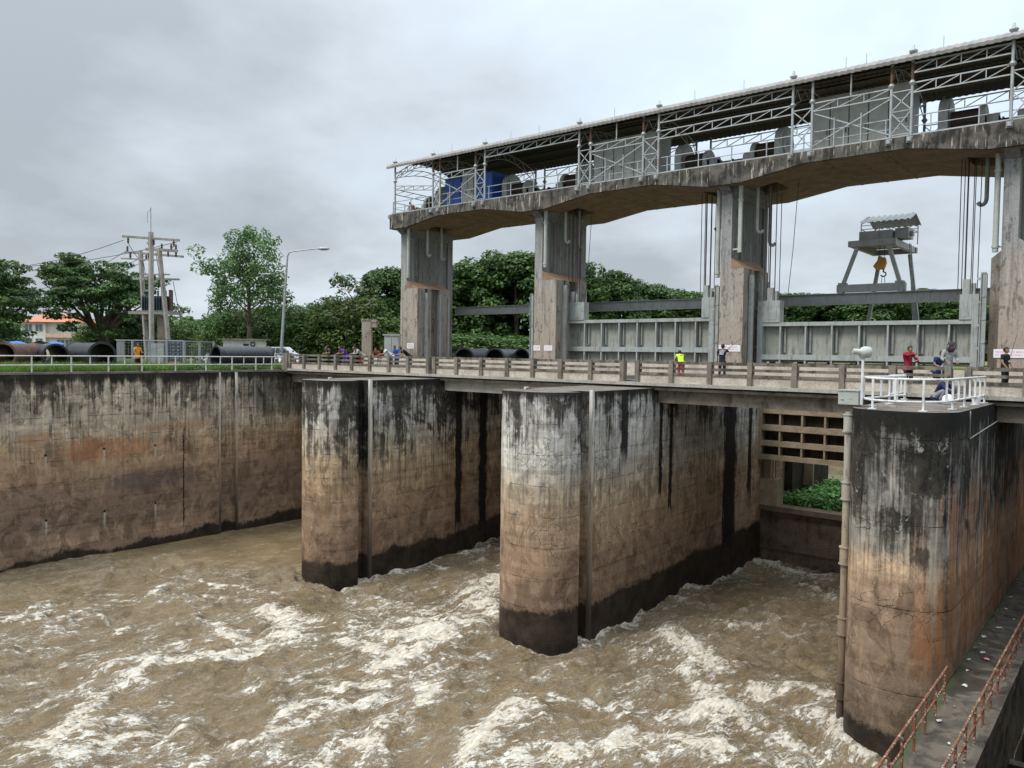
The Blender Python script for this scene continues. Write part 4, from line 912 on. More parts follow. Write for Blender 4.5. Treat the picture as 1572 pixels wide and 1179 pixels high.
g = MB(); g.box(xa+.9, xb-.85, ya+.5, ya+1.6, 9.12, 9.72); g.box(-15.2, -14.7, ya+.49, ya+.495, 9.3, 9.5); g.build('hoist_housing', M_CRANE, G)
g = MB(); g.box(xb-.75, xb+.05, ya+1.0, ya+2.4, 9.2, 9.85); g.box(xb+.05, xb+.25, ya+1.4, ya+1.8, 9.35, 9.65); g.build('control_box', M_CRANE, G)
ym_ = (ya+yb)/2-.1
for x in (xa+.85, xa+2.0, xb-1.1, xb-.1):
    for y in (ym_-1.6, ym_+1.6): g = MB(); g.bar((x, y, 9.12), (x, y, 10.33), .05); g.build('roof_post', M_CRANE, G)
g = MB()
for y in (ym_-1.6, ym_+1.6): g.bar((xa+.85, y, 9.95), (xb-.1, y, 9.95), .04); g.bar((xa+.85, y, 10.2), (xb-.1, y, 10.2), .04)
for x in (xa+.85, xb-.1): g.bar((x, ym_-1.6, 9.95), (x, ym_+1.6, 9.95), .04)
g.build('guard_rail', M_CRANE, G)
ym = (ya+yb)/2-.1; g = MB()
n = 34
for side_ in (-1, 1):
    vs = []; 
    for k in range(n+1):
        x = xa+.75+(xb+.12-xa-.75)*k/n; zz = .035*(1 if k % 4 < 2 else -1)
        vs += [(x, ym+.0, 11.02+zz), (x, ym+side_*1.6, 10.42+zz)]
    g.add(vs, [(2*i, 2*i+1, 2*i+3, 2*i+2) for i in range(n)])
    g.add([(v[0], v[1], v[2]-.03) for v in vs], [(2*i, 2*i+2, 2*i+3, 2*i+1) for i in range(n)])
g.build('gable_roof', M_CROOF, G)
for x in (xa+.9, xb-.1):
    g = MB(); g.bar((x, ym-1.7, 10.3), (x, ym, 11.05), .05); g.bar((x, ym+1.7, 10.3), (x, ym, 11.05), .05); g.build('roof_truss', M_CRANE, G)
hx, hy = -14.75, 57.0
g = MB(); g.poly([(hx-.52, hy, 7.55), (hx-.1, hy, 8.12), (hx+.22, hy, 8.1), (hx+.3, hy, 7.75), (hx+.16, hy, 7.3), (hx-.35, hy, 7.32)], (0, .3, 0)); g.cyl((hx, hy-.03, 7.7), (hx, hy+.33, 7.7), .12); g.build('hook_block', M_YEL, G)
g = MB(); g.tube([(hx+.12, hy+.15, 7.3), (hx+.12, hy+.15, 7.12)], .05); g.tube([(hx+.12+.17*math.sin(t), hy+.15, 6.98+.15*math.cos(t)) for t in np.linspace(.0, 4.4, 9)], .045, 8); g.build('hook', M_STEELD, G)
for x in (hx-.15, hx+.15): g = MB(); g.tube([(x, hy+.15, 8.1), (x, hy+.15, 9.1)], .02, 5); g.build('hoist_rope', M_ROPE, G)
g = MB(); g.tube([(hx+.05, hy+.15, 6.9), (hx, hy+.15, 6.2)], .02, 5); g.tube([(hx+.2, hy+.15, 6.9), (hx+.25, hy+.15, 6.2)], .02, 5); g.build('chain', M_STEELD, G)
g = MB(); 
for dx_ in (0, .4): g.bar((xb+.15+dx_*.0, ya+3.2+dx_, zb-4), (xb-.35, ya+3.2+dx_, 9.1), .05)
for k in range(13): zz = zb-3.6+k*.55; t = (zz-zb+4)/(9.1-zb+4); xx = xb+.15+(-.5)*t; g.bar((xx, ya+3.2, zz), (xx, ya+3.6, zz), .03)
g.build('ladder', M_CRANE, G)
k_ = 49.3/55.0; G.location = Vector((0, 0, 1.4))+k_*(Vector(G['_b'])-Vector((0, 0, 1.4)))+Vector((0, 0, .05)); G.scale = (k_, k_, k_)
T = thing('crane_track', (-20, 54.3, -2), 'low rear track girder of the gantry crane behind the gates', 'steel beam')
g = MB(); g.box(-21, 9, 54.1, 54.5, 1.7, 2.25); g.build('girder', M_CRANE, T)
for x in (-20, -6.3, 7): g = MB(); g.box(x-.35, x+.35, 54.0, 54.6, -12, 1.7); g.build('support', M_COL, T)

# ================================================================ WINCHES AND CABINETS
def disc(g, c, r, th, n=26, rim=.12):
    x, y, z = c
    g.tube([(x-th/2, y, z), (x+th/2, y, z)], r, n)
    g.tube([(x-th/2-.03, y, z), (x-th/2-.03+.001, y, z)], r*.3, 16); g.tube([(x-th/2-.05, y, z), (x+th/2+.05, y, z)], r*.22, 12)
def winch(x0, flip, label, y=46.2):
    # x0 = outer face of the large gear guard; runs in +X if flip = 1
    T = thing('gate_winch', (x0+flip*1.6, y, 12.45), label, 'winch', None)
    z = 13.55; X_ = lambda d: x0+flip*d
    g = MB(); a, b = sorted((X_(0), X_(.45)))
    pts = [(a, y-.95, 12.45)] + [(a, y-.98*math.cos(t), z+.35+.98*math.sin(t)) for t in np.linspace(0, math.pi, 16)] + [(a, y+.95, 12.45)]
    g.poly(pts, (b-a, 0, 0)); g.tube([(a-.05, y, z+.35), (b+.05, y, z+.35)], .2, 12); g.build('gear_guard', M_GATE, T)
    g = MB(); g.tube([(a-.03, y, z+.35), (a-.02, y, z+.35)], .8, 24); g.tube([(b+.02, y, z+.35), (b+.03, y, z+.35)], .8, 24); g.build('gear_face', M_CAB, T)
    a, b = sorted((X_(.5), X_(1.75))); g = MB(); n = 16
    for k in range(n): xx = a+(b-a)*k/n; g.tube([(xx, y, z+.1), (xx+(b-a)/n*.55, y, z+.1)], .52, 18); 
    g.tube([(a, y, z+.1), (b, y, z+.1)], .49, 18); g.build('rope_drum', M_ROPE, T)
    a, b = sorted((X_(1.78), X_(2.05))); g = MB(); g.tube([(a, y, z), (b, y, z)], .70, 22); g.box(a, b, y-.55, y+.55, 12.45, z); g.build('end_flange', M_GATE, T)
    a, b = sorted((X_(2.1), X_(2.6))); g = MB(); g.box(a, b, y-.4, y+.4, 12.5, 13.6); g.tube([(a, y, 13.5), (b, y, 13.5)], .3, 12); g.build('gearbox', M_GATE, T)
    a, b = sorted((X_(2.65), X_(3.5))); g = MB(); g.tube([(a, y-.1, 13.15), (b, y-.1, 13.15)], .28, 14); g.tube([(a+.1, y-.1, 13.15), (a+.16, y-.1, 13.15)], .36, 14); g.build('motor', M_STEELD, T)
    a, b = sorted((X_(0), X_(3.6))); g = MB(); g.box(a, b, y-.9, y-.75, 12.35, 12.6); g.box(a, b, y+.75, y+.9, 12.35, 12.6); g.build('base_frame', M_GALV, T)
    return T
winch(-45.3, -1, 'gate winch at the far left end of the hoist deck behind the bow lattice')
winch(-38.6, 1, 'gate winch just right of the blue cabinets')
winch(-31.4, -1, 'gate winch with large round guard left of the grey cabinet on the left')
winch(-24.2, 1, 'gate winch just right of the left grey cabinet')
winch(-17.3, -1, 'gate winch with large round guard left of the long grey cabinet')
winch(-9.2, 1, 'gate winch right of the long grey cabinet near the photo edge')
winch(-3.2, -1, 'gate winch beyond the right edge of the photo')
def cabinet(name, x0, x1, z1, mat, label, n, y0=44.6, y1=46.6, doors=True):
    T = thing(name, ((x0+x1)/2, y0, 12.45), label, 'cabinet')
    g = MB(); g.box(x0, x1, y0, y1, 12.45, z1); g.build('housing', mat, T)
    w = (x1-x0)/n
    for k in range(n):
        g = MB(); g.box(x0+k*w-.02, x0+k*w+.02, y0-.02, y0-.001, 12.5, z1-.05); g.build('door_seam', M_STEELD, T)
        g = MB(); g.box(x0+k*w+.03, x0+(k+1)*w-.03, y0-.035, y0-.002, 12.55, z1-.08); g.build('door', mat, T)
        g = MB(); g.box(x0+(k+1)*w-.16, x0+(k+1)*w-.12, y0-.07, y0-.036, 13.6, 13.85); g.build('handle', M_STEELD, T)
    g = MB(); g.box(x0-.05, x1+.05, y0-.1, y1+.1, z1, z1+.05); g.build('cabinet_top', mat, T)
cabinet('grey_cabinet', -29.9, -25.2, 15.55, M_CAB, 'row of tall grey control cabinets in the left part of the hoist deck', 6)
cabinet('grey_cabinet', -15.4, -10.4, 15.6, M_CAB, 'long tall grey control cabinet in the right part of the hoist deck', 5)
cabinet('grey_cabinet', -4.0, 1.0, 15.6, M_CAB, 'grey control cabinet beyond the right edge of the photo', 5)
cabinet('blue_cabinet', -43.9, -42.2, 14.9, M_BLUE, 'left of the two bright blue cabinets on the hoist deck', 2)
cabinet('blue_cabinet', -40.6, -39.0, 14.9, M_BLUE, 'right of the two bright blue cabinets on the hoist deck', 2)
cabinet('grey_locker', -42.1, -40.9, 15.2, M_CAB, 'grey locker between the two blue cabinets', 2)

# ================================================================ PIER 3 FITTINGS
T = thing('pier_railing', (-6.2, 28, -.17), 'white painted railing round the top of the black pier', 'railing')
def zrail(pts, T, step=.78, top=.78, mid=.12, posts_to_ground=2, mat=M_WHITE, r=.035, z0=-.17, k0=0):
    P = [Vector(p) for p in pts]
    g = MB(); g.tube([(p.x, p.y, z0+top+.15) for p in P], r, 8); g.build('top_rail', mat, T)
    g = MB(); g.tube([(p.x, p.y, z0+mid+.15) for p in P], r, 8); g.build('bottom_rail', mat, T)
    k = k0
    for a, b in zip(P[:-1], P[1:]):
        L = (b-a).length; n = max(1, int(round(L/step)))
        for i in range(n+(b == P[-1])):
            p = a.lerp(b, i/n); full = (k % posts_to_ground == 0); k += 1
            g = MB(); g.bar((p.x, p.y, z0 if full else z0+mid+.15), (p.x, p.y, z0+top+.14), .058)
            if full: g.box(p.x-.11, p.x+.11, p.y-.11, p.y+.11, z0, z0+.03)
            g.build('post', mat, T)
zrail([(-6.75, 29.6), (-7.12, 26.0), (-6.65, 25.25), (-5.95, 24.95), (-5.25, 25.2), (-4.82, 26.1), (-4.70, 31.9)], T, .80)
zrail([(-7.2, 29.4), (-7.3, 31.95)], T, .6)
# siren
T = thing('warning_siren', (-7.13, 25.85, -.1), 'pale siren horn on a thin white post at the railing of the black pier', 'siren')
g = MB(); g.tube([(-7.13, 25.85, -.1), (-7.13, 25.85, 1.36)], .042, 10); g.build('post', M_WHITE, T)
g = MB(); ax = Vector((.78, .62, -.06)).normalized(); c0 = Vector((-7.15, 25.85, 1.56))
g.tube([c0-ax*.30, c0-ax*.28, c0-ax*.08, c0-ax*.04, c0+ax*.06, c0+ax*.22, c0+ax*.24], [.07, .085, .085, .14, .18, .175, .15], 18); g.tube([(-7.13, 25.85, 1.34), (-7.13, 25.85, 1.48)], [.06, .16], 10); g.build('horn', M_SIREN, T) if False else g.build('horn', M_CROOF, T)
# gauge box and pipe
T = thing('gauge_pipe', (-7.45, 25.1, -12), 'long silty gauge pipe with clamps and a pale box on top, against the black pier', 'pipe')
px, py = -7.58, 26.15
g = MB(); g.tube([(px, py, -12), (px, py, -.35)], .12, 16); g.build('pipe', M_PIPE, T)
for z in (-.72, -2.9, -5.0, -7.3, -9.4):
    g = MB(); g.tube([(px, py, z-.26), (px, py, z+.26)], .16, 16); g.tube([(px, py, z-.29), (px, py, z-.25)], .19, 16); g.tube([(px, py, z+.25), (px, py, z+.29)], .19, 16); g.box(px, px+.4, py-.05, py+.4, z-.2, z+.2); g.build('clamp', M_PIPE, T)
g = MB(); g.box(px-.27, px+.34, py-.28, py+.22, -.11, .32); g.box(px-.30, px+.37, py-.31, py+.25, .32, .35); g.tube([(px+.1, py-.29, .12), (px+.1, py-.285, .12)], .06, 14); g.cyl((px-.14, py-.3, .03), (px-.14, py-.24, .06), .04); g.build('gauge_box', M_CAB, T)
# conduit on the +X face
T = thing('conduit', (-4.38, 28, -1.2), 'thin pipe conduit running along the upper side of the black pier', 'pipe')
g = MB(); g.tube([(-4.36, 27.2, -.2), (-4.36, 27.2, -1.05), (-4.36, 33.4, -.78), (-4.2, 33.45, -.6), (8, 33.2, -.6)], .022, 6); g.build('pipe_run', M_PVC, T)

# ================================================================ LEFT BANK
T = thing('bank_railing', (-47.15, 20, -.02), 'long white two rail railing on top of the bank wall in front of the grass', 'railing')
ysr = [-4, -.2, 3.8, 7.9, 12.0, 16.12, 18.1, 20.15, 22.04, 24.18, 25.77, 28.04, 28.71, 31.04, 33.0]
for y in [-4, 0, 4, 8, 12, 16.12, 20.15, 24.18, 28.04, 31.04]+[18.13, 22.1, 26.2, 29.8]:
    g = MB(); g.bar((-47.15, y, -.02), (-47.15, y, .87), .06); g.build('post', M_WHITE2, T)
for y in (2, 6, 10, 14, 17.12, 19.14, 21.08, 23.15, 25.2, 27.2, 28.9, 30.4):
    g = MB(); g.bar((-47.15, y, .36), (-47.15, y, .86), .05); g.build('baluster', M_WHITE2, T)
g = MB(); g.tube([(-47.15, -6, .87), (-47.15, 31.9, .87)], .035, 8); g.build('top_rail', M_WHITE2, T)
g = MB(); g.tube([(-47.15, -6, .37), (-47.15, 31.9, .37)], .03, 8); g.build('bottom_rail', M_WHITE2, T)

RV = Vector((.7706, .6372, 0)).normalized(); FV = Vector((-.6363, .7704, 0)).normalized()
def at(x, D, z=0.0):                       # ground point seen at photo column x, D metres ahead
    k = (x-786)/1200.6; p = FV*D + RV*(k*D)*1.0
    return Vector((p.x, p.y, z))
def culvert(name, a, b, r, mat, label, group=None, cat='pipe'):
    a = Vector(a); b = Vector(b); d = (b-a); L = d.length; d.normalize()
    T = thing(name, (a.x, a.y, 0), label, cat, group)
    a.z = b.z = r+.02
    ts = np.linspace(0, L, 40)
    def rad(t):
        e = min(t, L-t); rr = r*(.93 if e > .3 else 1.0); return rr + .012*math.cos(t*40)
    g = MB(); g.tube([a+d*t for t in ts], [rad(t) for t in ts], 28, False)
    g.build('pipe_shell', mat, T)
    g = MB(); g.tube([a+d*t for t in ts], [r*.86]*40, 28, False); g.f = [f[::-1] for f in g.f]; g.build('pipe_lining', M_RUBB if mat is M_BLACKP else mat, T)
    for e, s_ in ((a, 1), (b, -1)):
        g = MB(); n = 28; up = Vector((0, 0, 1)); sx = d.cross(up).normalized()
        vs = []; 
        for rr, off in ((r*.85, 0), (r*1.02, 0), (r*1.02, .12), (r*.85, .12)):
            vs += [e+d*(s_*off)+(sx*math.cos(2*math.pi*k/n)+up*math.sin(2*math.pi*k/n))*rr for k in range(n)]
        fs = []
        for m_ in range(4):
            for k in range(n): k2 = (k+1) % n; fs.append((m_*n+k, m_*n+k2, ((m_+1) % 4)*n+k2, ((m_+1) % 4)*n+k))
        g.add(vs, fs); g.build('pipe_rim', mat, T)
    return T
gp = 'large pipes lying on the grass bank'
culvert('culvert_pipe', at(331, 54), at(412, 57), .80, M_BLACKP, 'big black plastic pipe on the grass between the fence and the motorbikes', gp)
culvert('culvert_pipe', at(157, 50.5), at(118, 55.5), .86, M_BLACKP, 'black plastic pipe with its open end facing the yellow shirted man', gp)
culvert('culvert_pipe', at(86, 51.5), at(60, 57), .78, M_BLACKP, 'black open pipe end in the grass between the two other left pipes', gp)
culvert('steel_pipe', at(4, 49.5), at(52, 54), .80, M_RUSTP, 'rusty brown steel pipe at the left edge behind the white railing', gp)
culvert('steel_pipe', at(-34, 49), at(-2, 47.6+3), .80, M_RUSTP, 'rusty pipe cut by the left edge of the photo', gp)
culvert('culvert_pipe', at(60, 60), at(20, 60), .8, M_BLACKP, 'black pipe in the second row under the blue sheet', gp)
gq = 'black pipes on the upstream bank'
culvert('culvert_pipe', at(712, 63), at(742, 69), .86, M_BLACKP, 'black pipe end seen low between the two left columns, left one', gq)
culvert('culvert_pipe', at(759, 63.5), at(800, 70), .86, M_BLACKP, 'black pipe end seen low between the two left columns, middle one', gq)
culvert('culvert_pipe', at(800, 66.2), at(850, 70), .86, M_BLACKP, 'black pipe end seen low between the two left columns, against the second column', gq)
# tarpaulin
g = MB(); c_ = at(42, 60); vs = []; n = 8
for i in range(n+1):
    for j in range(4): p = c_+RV*((i/n-.5)*4.5)+FV*(j-.5)*.6; vs.append((p.x, p.y, 1.62+.12*math.sin(i*1.3)+.08*math.cos(j*2+i)))
g.add(vs, [(i*4+j, i*4+j+1, i*4+j+5, i*4+j+4) for i in range(n) for j in range(3)]); g.add([(v[0], v[1], v[2]-.02) for v in vs], [(i*4+j, i*4+j+4, i*4+j+5, i*4+j+1) for i in range(n) for j in range(3)])
tag(g.build('tarpaulin', M_TARP), 'blue sheet spread over pipes at the far left', 'tarpaulin')

# fence enclosure
def meshfence(a, b, npan, h, label, mat=M_LAMP):
    T = thing('mesh_fence', (a.x, a.y, 0), label, 'fence')
    for k in range(npan+1):
        p = a.lerp(b, k/npan); g = MB(); g.bar(p, p+Vector((0, 0, h)), .11); g.build('post', mat, T)
    g = MB(); 
    for z in (.15, h-.02): g.bar(a+Vector((0, 0, z)), b+Vector((0, 0, z)), .07)
    g.build('rail', mat, T)
    g = MB(); L = (b-a).length; n = int(L/.22)
    for k in range(n): p = a.lerp(b, k/n); g.bar(p+Vector((0, 0, .15)), p+Vector((0, 0, h)), .010)
    for k in range(int(h/.22)): g.bar(a+Vector((0, 0, .2+k*.22)), b+Vector((0, 0, .2+k*.22)), .010)
    g.build('wire_mesh', mat, T)
meshfence(at(177, 54), at(282, 54), 4, 1.92, 'grey framed wire mesh fence round the transformer cabinets')
meshfence(at(283, 54), at(328, 58), 2, 1.9, 'right hand piece of grey mesh fence next to the big black pipe')
meshfence(at(177, 54), at(190, 62), 2, 1.9, 'short side piece of grey mesh fence by the black pipe end')
T = thing('switch_cabinet', tuple(at(243, 57)), 'grey switch cabinet with doors inside the mesh fence', 'cabinet')
def obox(g, c, w, d, h, z0=0.0):           # box aligned to the view axes (those things stand square to the track)
    c = Vector(c); a = c-RV*w/2-FV*d/2
    v = [a, a+RV*w, a+RV*w+FV*d, a+FV*d]; g.add([(p.x, p.y, z) for z in (z0, z0+h) for p in v], [(0, 3, 2, 1), (4, 5, 6, 7), (0, 1, 5, 4), (1, 2, 6, 5), (2, 3, 7, 6), (3, 0, 4, 7)]); return g
g = MB(); obox(g, at(243, 57), 1.15, .6, 1.72); g.build('housing', M_CRANE, T)
for s_ in (-.28, .28): g = MB(); obox(g, at(243, 57)+RV*s_-FV*.32, .5, .03, 1.5, .1); g.build('door', M_CRANE, T)
T = thing('black_cabinet', tuple(at(269, 57)), 'black studded cabinet right of the grey switch cabinet in the mesh fence', 'cabinet')
g = MB(); obox(g, at(269, 57), 1.25, .8, 2.0); g.build('housing', M_TRAFO, T)
g = MB()
for i in range(3):
    for k in range(6): obox(g, at(269, 57)+RV*(-.38+.38*i)-FV*.42, .07, .03, .07, .35+k*.28)
g.build('stud', M_CAB, T)
g = MB(); obox(g, at(268, 53.4), 1.0, .5, .22, .05); obox(g, at(268, 53.4), .7, .3, .12, .27); tag(g.build('orange_tray', M_ORNG), 'orange tray lying in front of the black cabinet', 'tray')

# power poles and transformer
pc, pl_, pr = at(232.5, 58), at(226, 62), at(262, 60)
T = thing('power_pole', tuple(pc), 'tall concrete power pole in the middle with the lightning spike', 'power pole', 'power poles')
g = MB(); g.bar(pc, pc+Vector((0, 0, 9.9)), .30, .26); g.build('pole', M_POLE, T)
g = MB(); g.tube([pc+Vector((0, 0, 9.8)), pc+Vector((0, 0, 11.7))], .035, 6); g.tube([pc+RV*(-.25)+Vector((0, 0, 10.6)), pc+RV*(-.25)+Vector((0, 0, 11.3)), pc+Vector((0, 0, 11.6))], .02, 5); g.build('lightning_spike', M_LAMP, T)
def xarm(T, c, z, l, r, tilt=0.0, ins=(), w=.16):
    a = c-RV*l+Vector((0, 0, z+tilt)); b = c+RV*r+Vector((0, 0, z-tilt)); g = MB(); g.bar(a, b, w); g.build('crossarm', M_POLE, T)
    for t, up in ins:
        p = a.lerp(b, t); g = MB(); s_ = 1 if up else -1
        g.tube([p+Vector((0, 0, s_*(.06+.07*k))) for k in range(7)], [.09, .05, .10, .05, .10, .05, .08], 8); g.build('insulator', M_INS, T)
xarm(T, pc, 9.45, 2.1, 2.1, .12, ((.1, 0), (.9, 0), (.55, 0)))
xarm(T, pc, 7.9, 2.2, .5, .05, ((.25, 1), (.75, 1)), .10)
T = thing('power_pole', tuple(pl_), 'concrete power pole on the left of the transformer', 'power pole', 'power poles')
g = MB(); g.bar(pl_, pl_-RV*.5+Vector((0, 0, 9.0)), .30, .26); g.tube([pl_+Vector((0, 0, 3.6)), pl_+Vector((0, 0, 3.9)), pl_+Vector((0, 0, 4.1)), pl_+Vector((0, 0, 4.3))], [.2, .3, .45, .5], 12); g.build('pole', M_POLE, T)
xarm(T, pl_, 8.75, 1.7, 2.9, .15, ((.04, 1), (.36, 0), (.6, 1)))
T = thing('power_pole', tuple(pr), 'leaning concrete power pole on the right of the transformer', 'power pole', 'power poles')
g = MB(); g.bar(pr, pr-RV*.85+Vector((0, 0, 9.0)), .28, .24); g.build('pole', M_POLE, T)
xarm(T, pr-RV*.85, 8.85, 1.0, 1.4, .05, ((.5, 1), (.7, 0), (.8, 1), (.95, 0), (.95, 1)), .2)
xarm(T, pr-RV*.85, 7.0, 1.5, .8, .0, ((.3, 0), (.5, 0), (.7, 0)), .10)
tr = at(241, 61)

T = thing('transformer', tuple(tr+Vector((0, 0, 4.0))), 'dark blue pole mounted transformer on a platform between the power poles', 'transformer')
g = MB(); obox(g, tr, 1.9, .9, 1.15, 4.25); g.build('tank', M_TRAFO, T)
for k in range(10): 
    g = MB(); obox(g, tr+RV*(-.85+.19*k)-FV*.55, .04, .2, .95, 4.33); g.build('cooling_fin', M_TRAFO, T)
g = MB(); g.tube([tr-RV*.9+Vector((0, 0, 5.72)), tr-RV*.1+Vector((0, 0, 5.72))], .2, 12); g.build('expansion_tank', M_TRAFO, T)
for k in range(3): g = MB(); p = tr+RV*(.1+.3*k); g.tube([p+Vector((0, 0, 5.4+.09*j)) for j in range(6)], [.1, .05, .1, .05, .1, .04], 8); g.build('bushing', M_INS, T)
g = MB(); obox(g, tr+RV*1.1, .12, .5, 1.7, 4.2); g.build('fuse_panel', M_RUSTP, T)
g = MB(); obox(g, tr, 3.9, .25, .22, 3.98); obox(g, tr-FV*.5, 3.9, .2, .2, 3.98); obox(g, tr, 2.6, 1.2, .06, 4.2); g.build('platform', M_POLE, T)
xarm(T, tr-FV*.3, 6.7, 1.7, 1.9, .0, (), .14)
T = thing('cable_duct', tuple(tr+RV*.7), 'brown cable duct standing under the transformer', 'duct'); g = MB(); obox(g, tr+RV*.5, .75, .4, 3.9); g.build('duct', M_BEAM, T)
T = thing('power_lines', tuple(pc+Vector((0, 0, 8))), 'drooping black wires running from the power poles to the left', 'power lines')
wires = [(pc-RV*2.0+Vector((0, 0, 9.3)), at(-60, 70, 8.2)), (pc+RV*1.9+Vector((0, 0, 9.2)), at(-80, 66, 8.0)), (pl_-RV*1.6+Vector((0, 0, 9)), at(30, 75, 6.5)), (pl_-RV*.2+Vector((0, 0, 8.6)), at(20, 75, 6.0)), (pl_+RV*.5+Vector((0, 0, 8.6)), at(25, 78, 6.0)), (pc-RV*1.7+Vector((0, 0, 9.1)), pl_-RV*.2+Vector((0, 0, 7.9))), (pc+RV*1.7+Vector((0, 0, 9.0)), pr+Vector((0, 0, 8.9))), (pc-RV*.3+Vector((0, 0, 9.2)), pr-RV*1.4+Vector((0, 0, 8.8))), (pr-RV*.8+Vector((0, 0, 8.7)), tr+RV*.1+Vector((0, 0, 5.9))), (pr-RV*1.1+Vector((0, 0, 8.7)), tr+RV*.4+Vector((0, 0, 5.9))), (pr-RV*.6+Vector((0, 0, 6.8)), tr+RV*.7+Vector((0, 0, 5.9))), (pl_-RV*.3+Vector((0, 0, 8.3)), tr-RV*.6+Vector((0, 0, 5.8))), (pr+RV*.2+Vector((0, 0, 6.5)), at(290, 60, .5)), (tr-RV*1.0+Vector((0, 0, 4.4)), tr-RV*3.0+Vector((0, 0, 4.1))), (tr-RV*1.8+Vector((0, 0, 3.9)), tr-RV*.6+Vector((0, 0, 1.5)))]
for a, b in wires:
    g = MB(); L = (b-a).length; g.tube([a.lerp(b, k/8)-Vector((0, 0, .25*L*.12*4*(k/8)*(1-k/8))) for k in range(9)], .022, 5); g.build('wire', M_RUBB, T)

# street lamp
lp = at(430, 62); top = lp+RV*.55+Vector((0, 0, 9.1))
T = thing('street_lamp', tuple(lp), 'tall grey street lamp with a long curved arm over the pipes', 'street lamp')
g = MB(); pts = [lp, lp+RV*.28+Vector((0, 0, 4.6)), top-Vector((0, 0, .35)), top+RV*.12-Vector((0, 0, .08)), top+RV*.4+Vector((0, 0, .02)), top+RV*2.5+Vector((0, 0, .28))]; g.tube(pts, [.13, .10, .07, .06, .05, .04], 10); g.build('pole', M_LAMP, T)
g = MB(); c_ = top+RV*2.85+Vector((0, 0, .27)); rot = Matrix.Rotation(math.atan2(RV.y, RV.x), 3, 'Z'); g.ell(c_, (.48, .17, .14), 14, 8, rot); g.build('lamp_head', M_LAMP, T)

# hut
hc = at(376, 75); 
T = thing('small_hut', tuple(hc), 'small white hut with flat roof behind the big black pipe', 'hut')
g = MB(); obox(g, hc, 3.1, 3, 2.25); g.build('wall', M_WALLW, T)
g = MB(); obox(g, hc+FV*-.1, 3.9, 3.6, .10, 2.25); g.build('roof', M_BEAM, T)
g = MB(); obox(g, hc-RV*1.2-FV*1.53, .6, .05, 1.3, .3); g.build('door', M_CAB, T)
g = MB(); obox(g, hc+RV*.6-FV*1.53, .5, .05, .18, 1.7); g.build('vent', M_RUBB, T)
g = MB(); p = hc+RV*1.25-FV*1.58+Vector((0, 0, 1.85)); g.tube([p+RV*(.2*math.cos(t))+Vector((0, 0, .17*math.sin(t))) for t in np.linspace(0, 6.28, 14)], .05, 6); g.build('hose_reel', M_RUBB, T)
meshfence(at(338, 66), at(412, 68), 4, 1.15, 'low wire fence in front of the small white hut')

# house
hh = at(70, 150)
T = thing('apartment_house', tuple(hh), 'cream and pink house with orange tiled roof behind the trees', 'house')
ang = math.atan2(RV.y, RV.x)
def hb(g, u0, u1, v0, v1, z0, z1):
    o = hh; vv = [(u0, v0), (u1, v0), (u1, v1), (u0, v1)]; P = [o+RV*a+FV*b for a, b in vv]
    return g.add([(p.x, p.y, z) for z in (z0, z1) for p in P], [(0, 3, 2, 1), (4, 5, 6, 7), (0, 1, 5, 4), (1, 2, 6, 5), (2, 3, 7, 6), (3, 0, 4, 7)])
g = MB(); hb(g, -4.7, 0, 0, 9, 0, 6.1); hb(g, 0, 5.5, .6, 9, 0, 6.1); g.build('wall', M_WALLW, T)
g = MB(); hb(g, 0.01, 5.5, -.1, .59, 3.1, 3.9); hb(g, .01, 5.5, -.1, .59, -.2, .6); hb(g, -4.72, 0, -.03, 0, .0, .9); g.build('balcony', M_WALLP, T)
g = MB(); P = lambda u, v, z: tuple(hh+RV*u+FV*v+Vector((0, 0, z)))
g.add([P(-5.4, -.6, 6.05), P(.4, -.6, 6.05), P(4.2, 4.4, 7.9), P(-1.8, 4.4, 7.9)], [(0, 1, 2, 3)]); g.add([P(-5.4, -.6, 5.9), P(.4, -.6, 5.9), P(4.2, 4.4, 7.75), P(-1.8, 4.4, 7.75)], [(3, 2, 1, 0)]); g.add([P(-5.4, -.6, 6.05), P(-1.8, 4.4, 7.9), P(-5.4, 9.6, 6.05)], [(0, 1, 2)]); g.add([P(.4, -.6, 6.05), P(6.0, -.2, 6.1), P(4.2, 4.4, 7.9)], [(0, 1, 2)]); g.add([P(-5.4, 9.6, 6.05), P(-1.8, 4.4, 7.9), P(4.2, 4.4, 7.9), P(6, 9.6, 6.05)], [(0, 1, 2, 3)]); g.add([P(6.0, -.2, 6.1), P(6, 9.6, 6.05), P(4.2, 4.4, 7.9)], [(0, 1, 2)]); g.build('roof', M_TILE, T)
for (u, z) in ((-3.2, 4.3), (-1.2, 4.3), (-3.2, 1.6), (-1.2, 1.6), (2.6, 4.4), (4.2, 4.4), (2.6, 1.4), (4.2, 1.4)):
    v0 = -.06 if u < 0 else .53
    g = MB(); hb(g, u-.72, u+.72, v0, v0+.05, z-.1, z+1.45); w_ = g.build('window', M_WALLW, T)
    g = MB(); 
    for s_ in (-.36, .36): hb(g, u+s_-.3, u+s_+.3, v0-.03, v0-.001, z, z+1.3)
    o = g.build('pane', M_GLASS, T); o.parent = w_
# a few far small buildings peeking between the trees
T = thing('far_shed', tuple(at(322, 120)), 'orange roofed shed far behind the mesh fence', 'shed'); c_ = at(322, 120); g = MB(); obox(g, c_, 5, 4, 1.9); g.build('wall', M_CAB, T)
g = MB(); a = c_-RV*2.9; g.add([tuple(a-FV*2.3+Vector((0, 0, 1.9))), tuple(a+RV*5.8-FV*2.3+Vector((0, 0, 1.9))), tuple(a+RV*5.2+Vector((0, 0, 2.9))), tuple(a+RV*1.5+Vector((0, 0, 2.9)))], [(0, 1, 2, 3)]); g.build('roof', M_TILE, T)

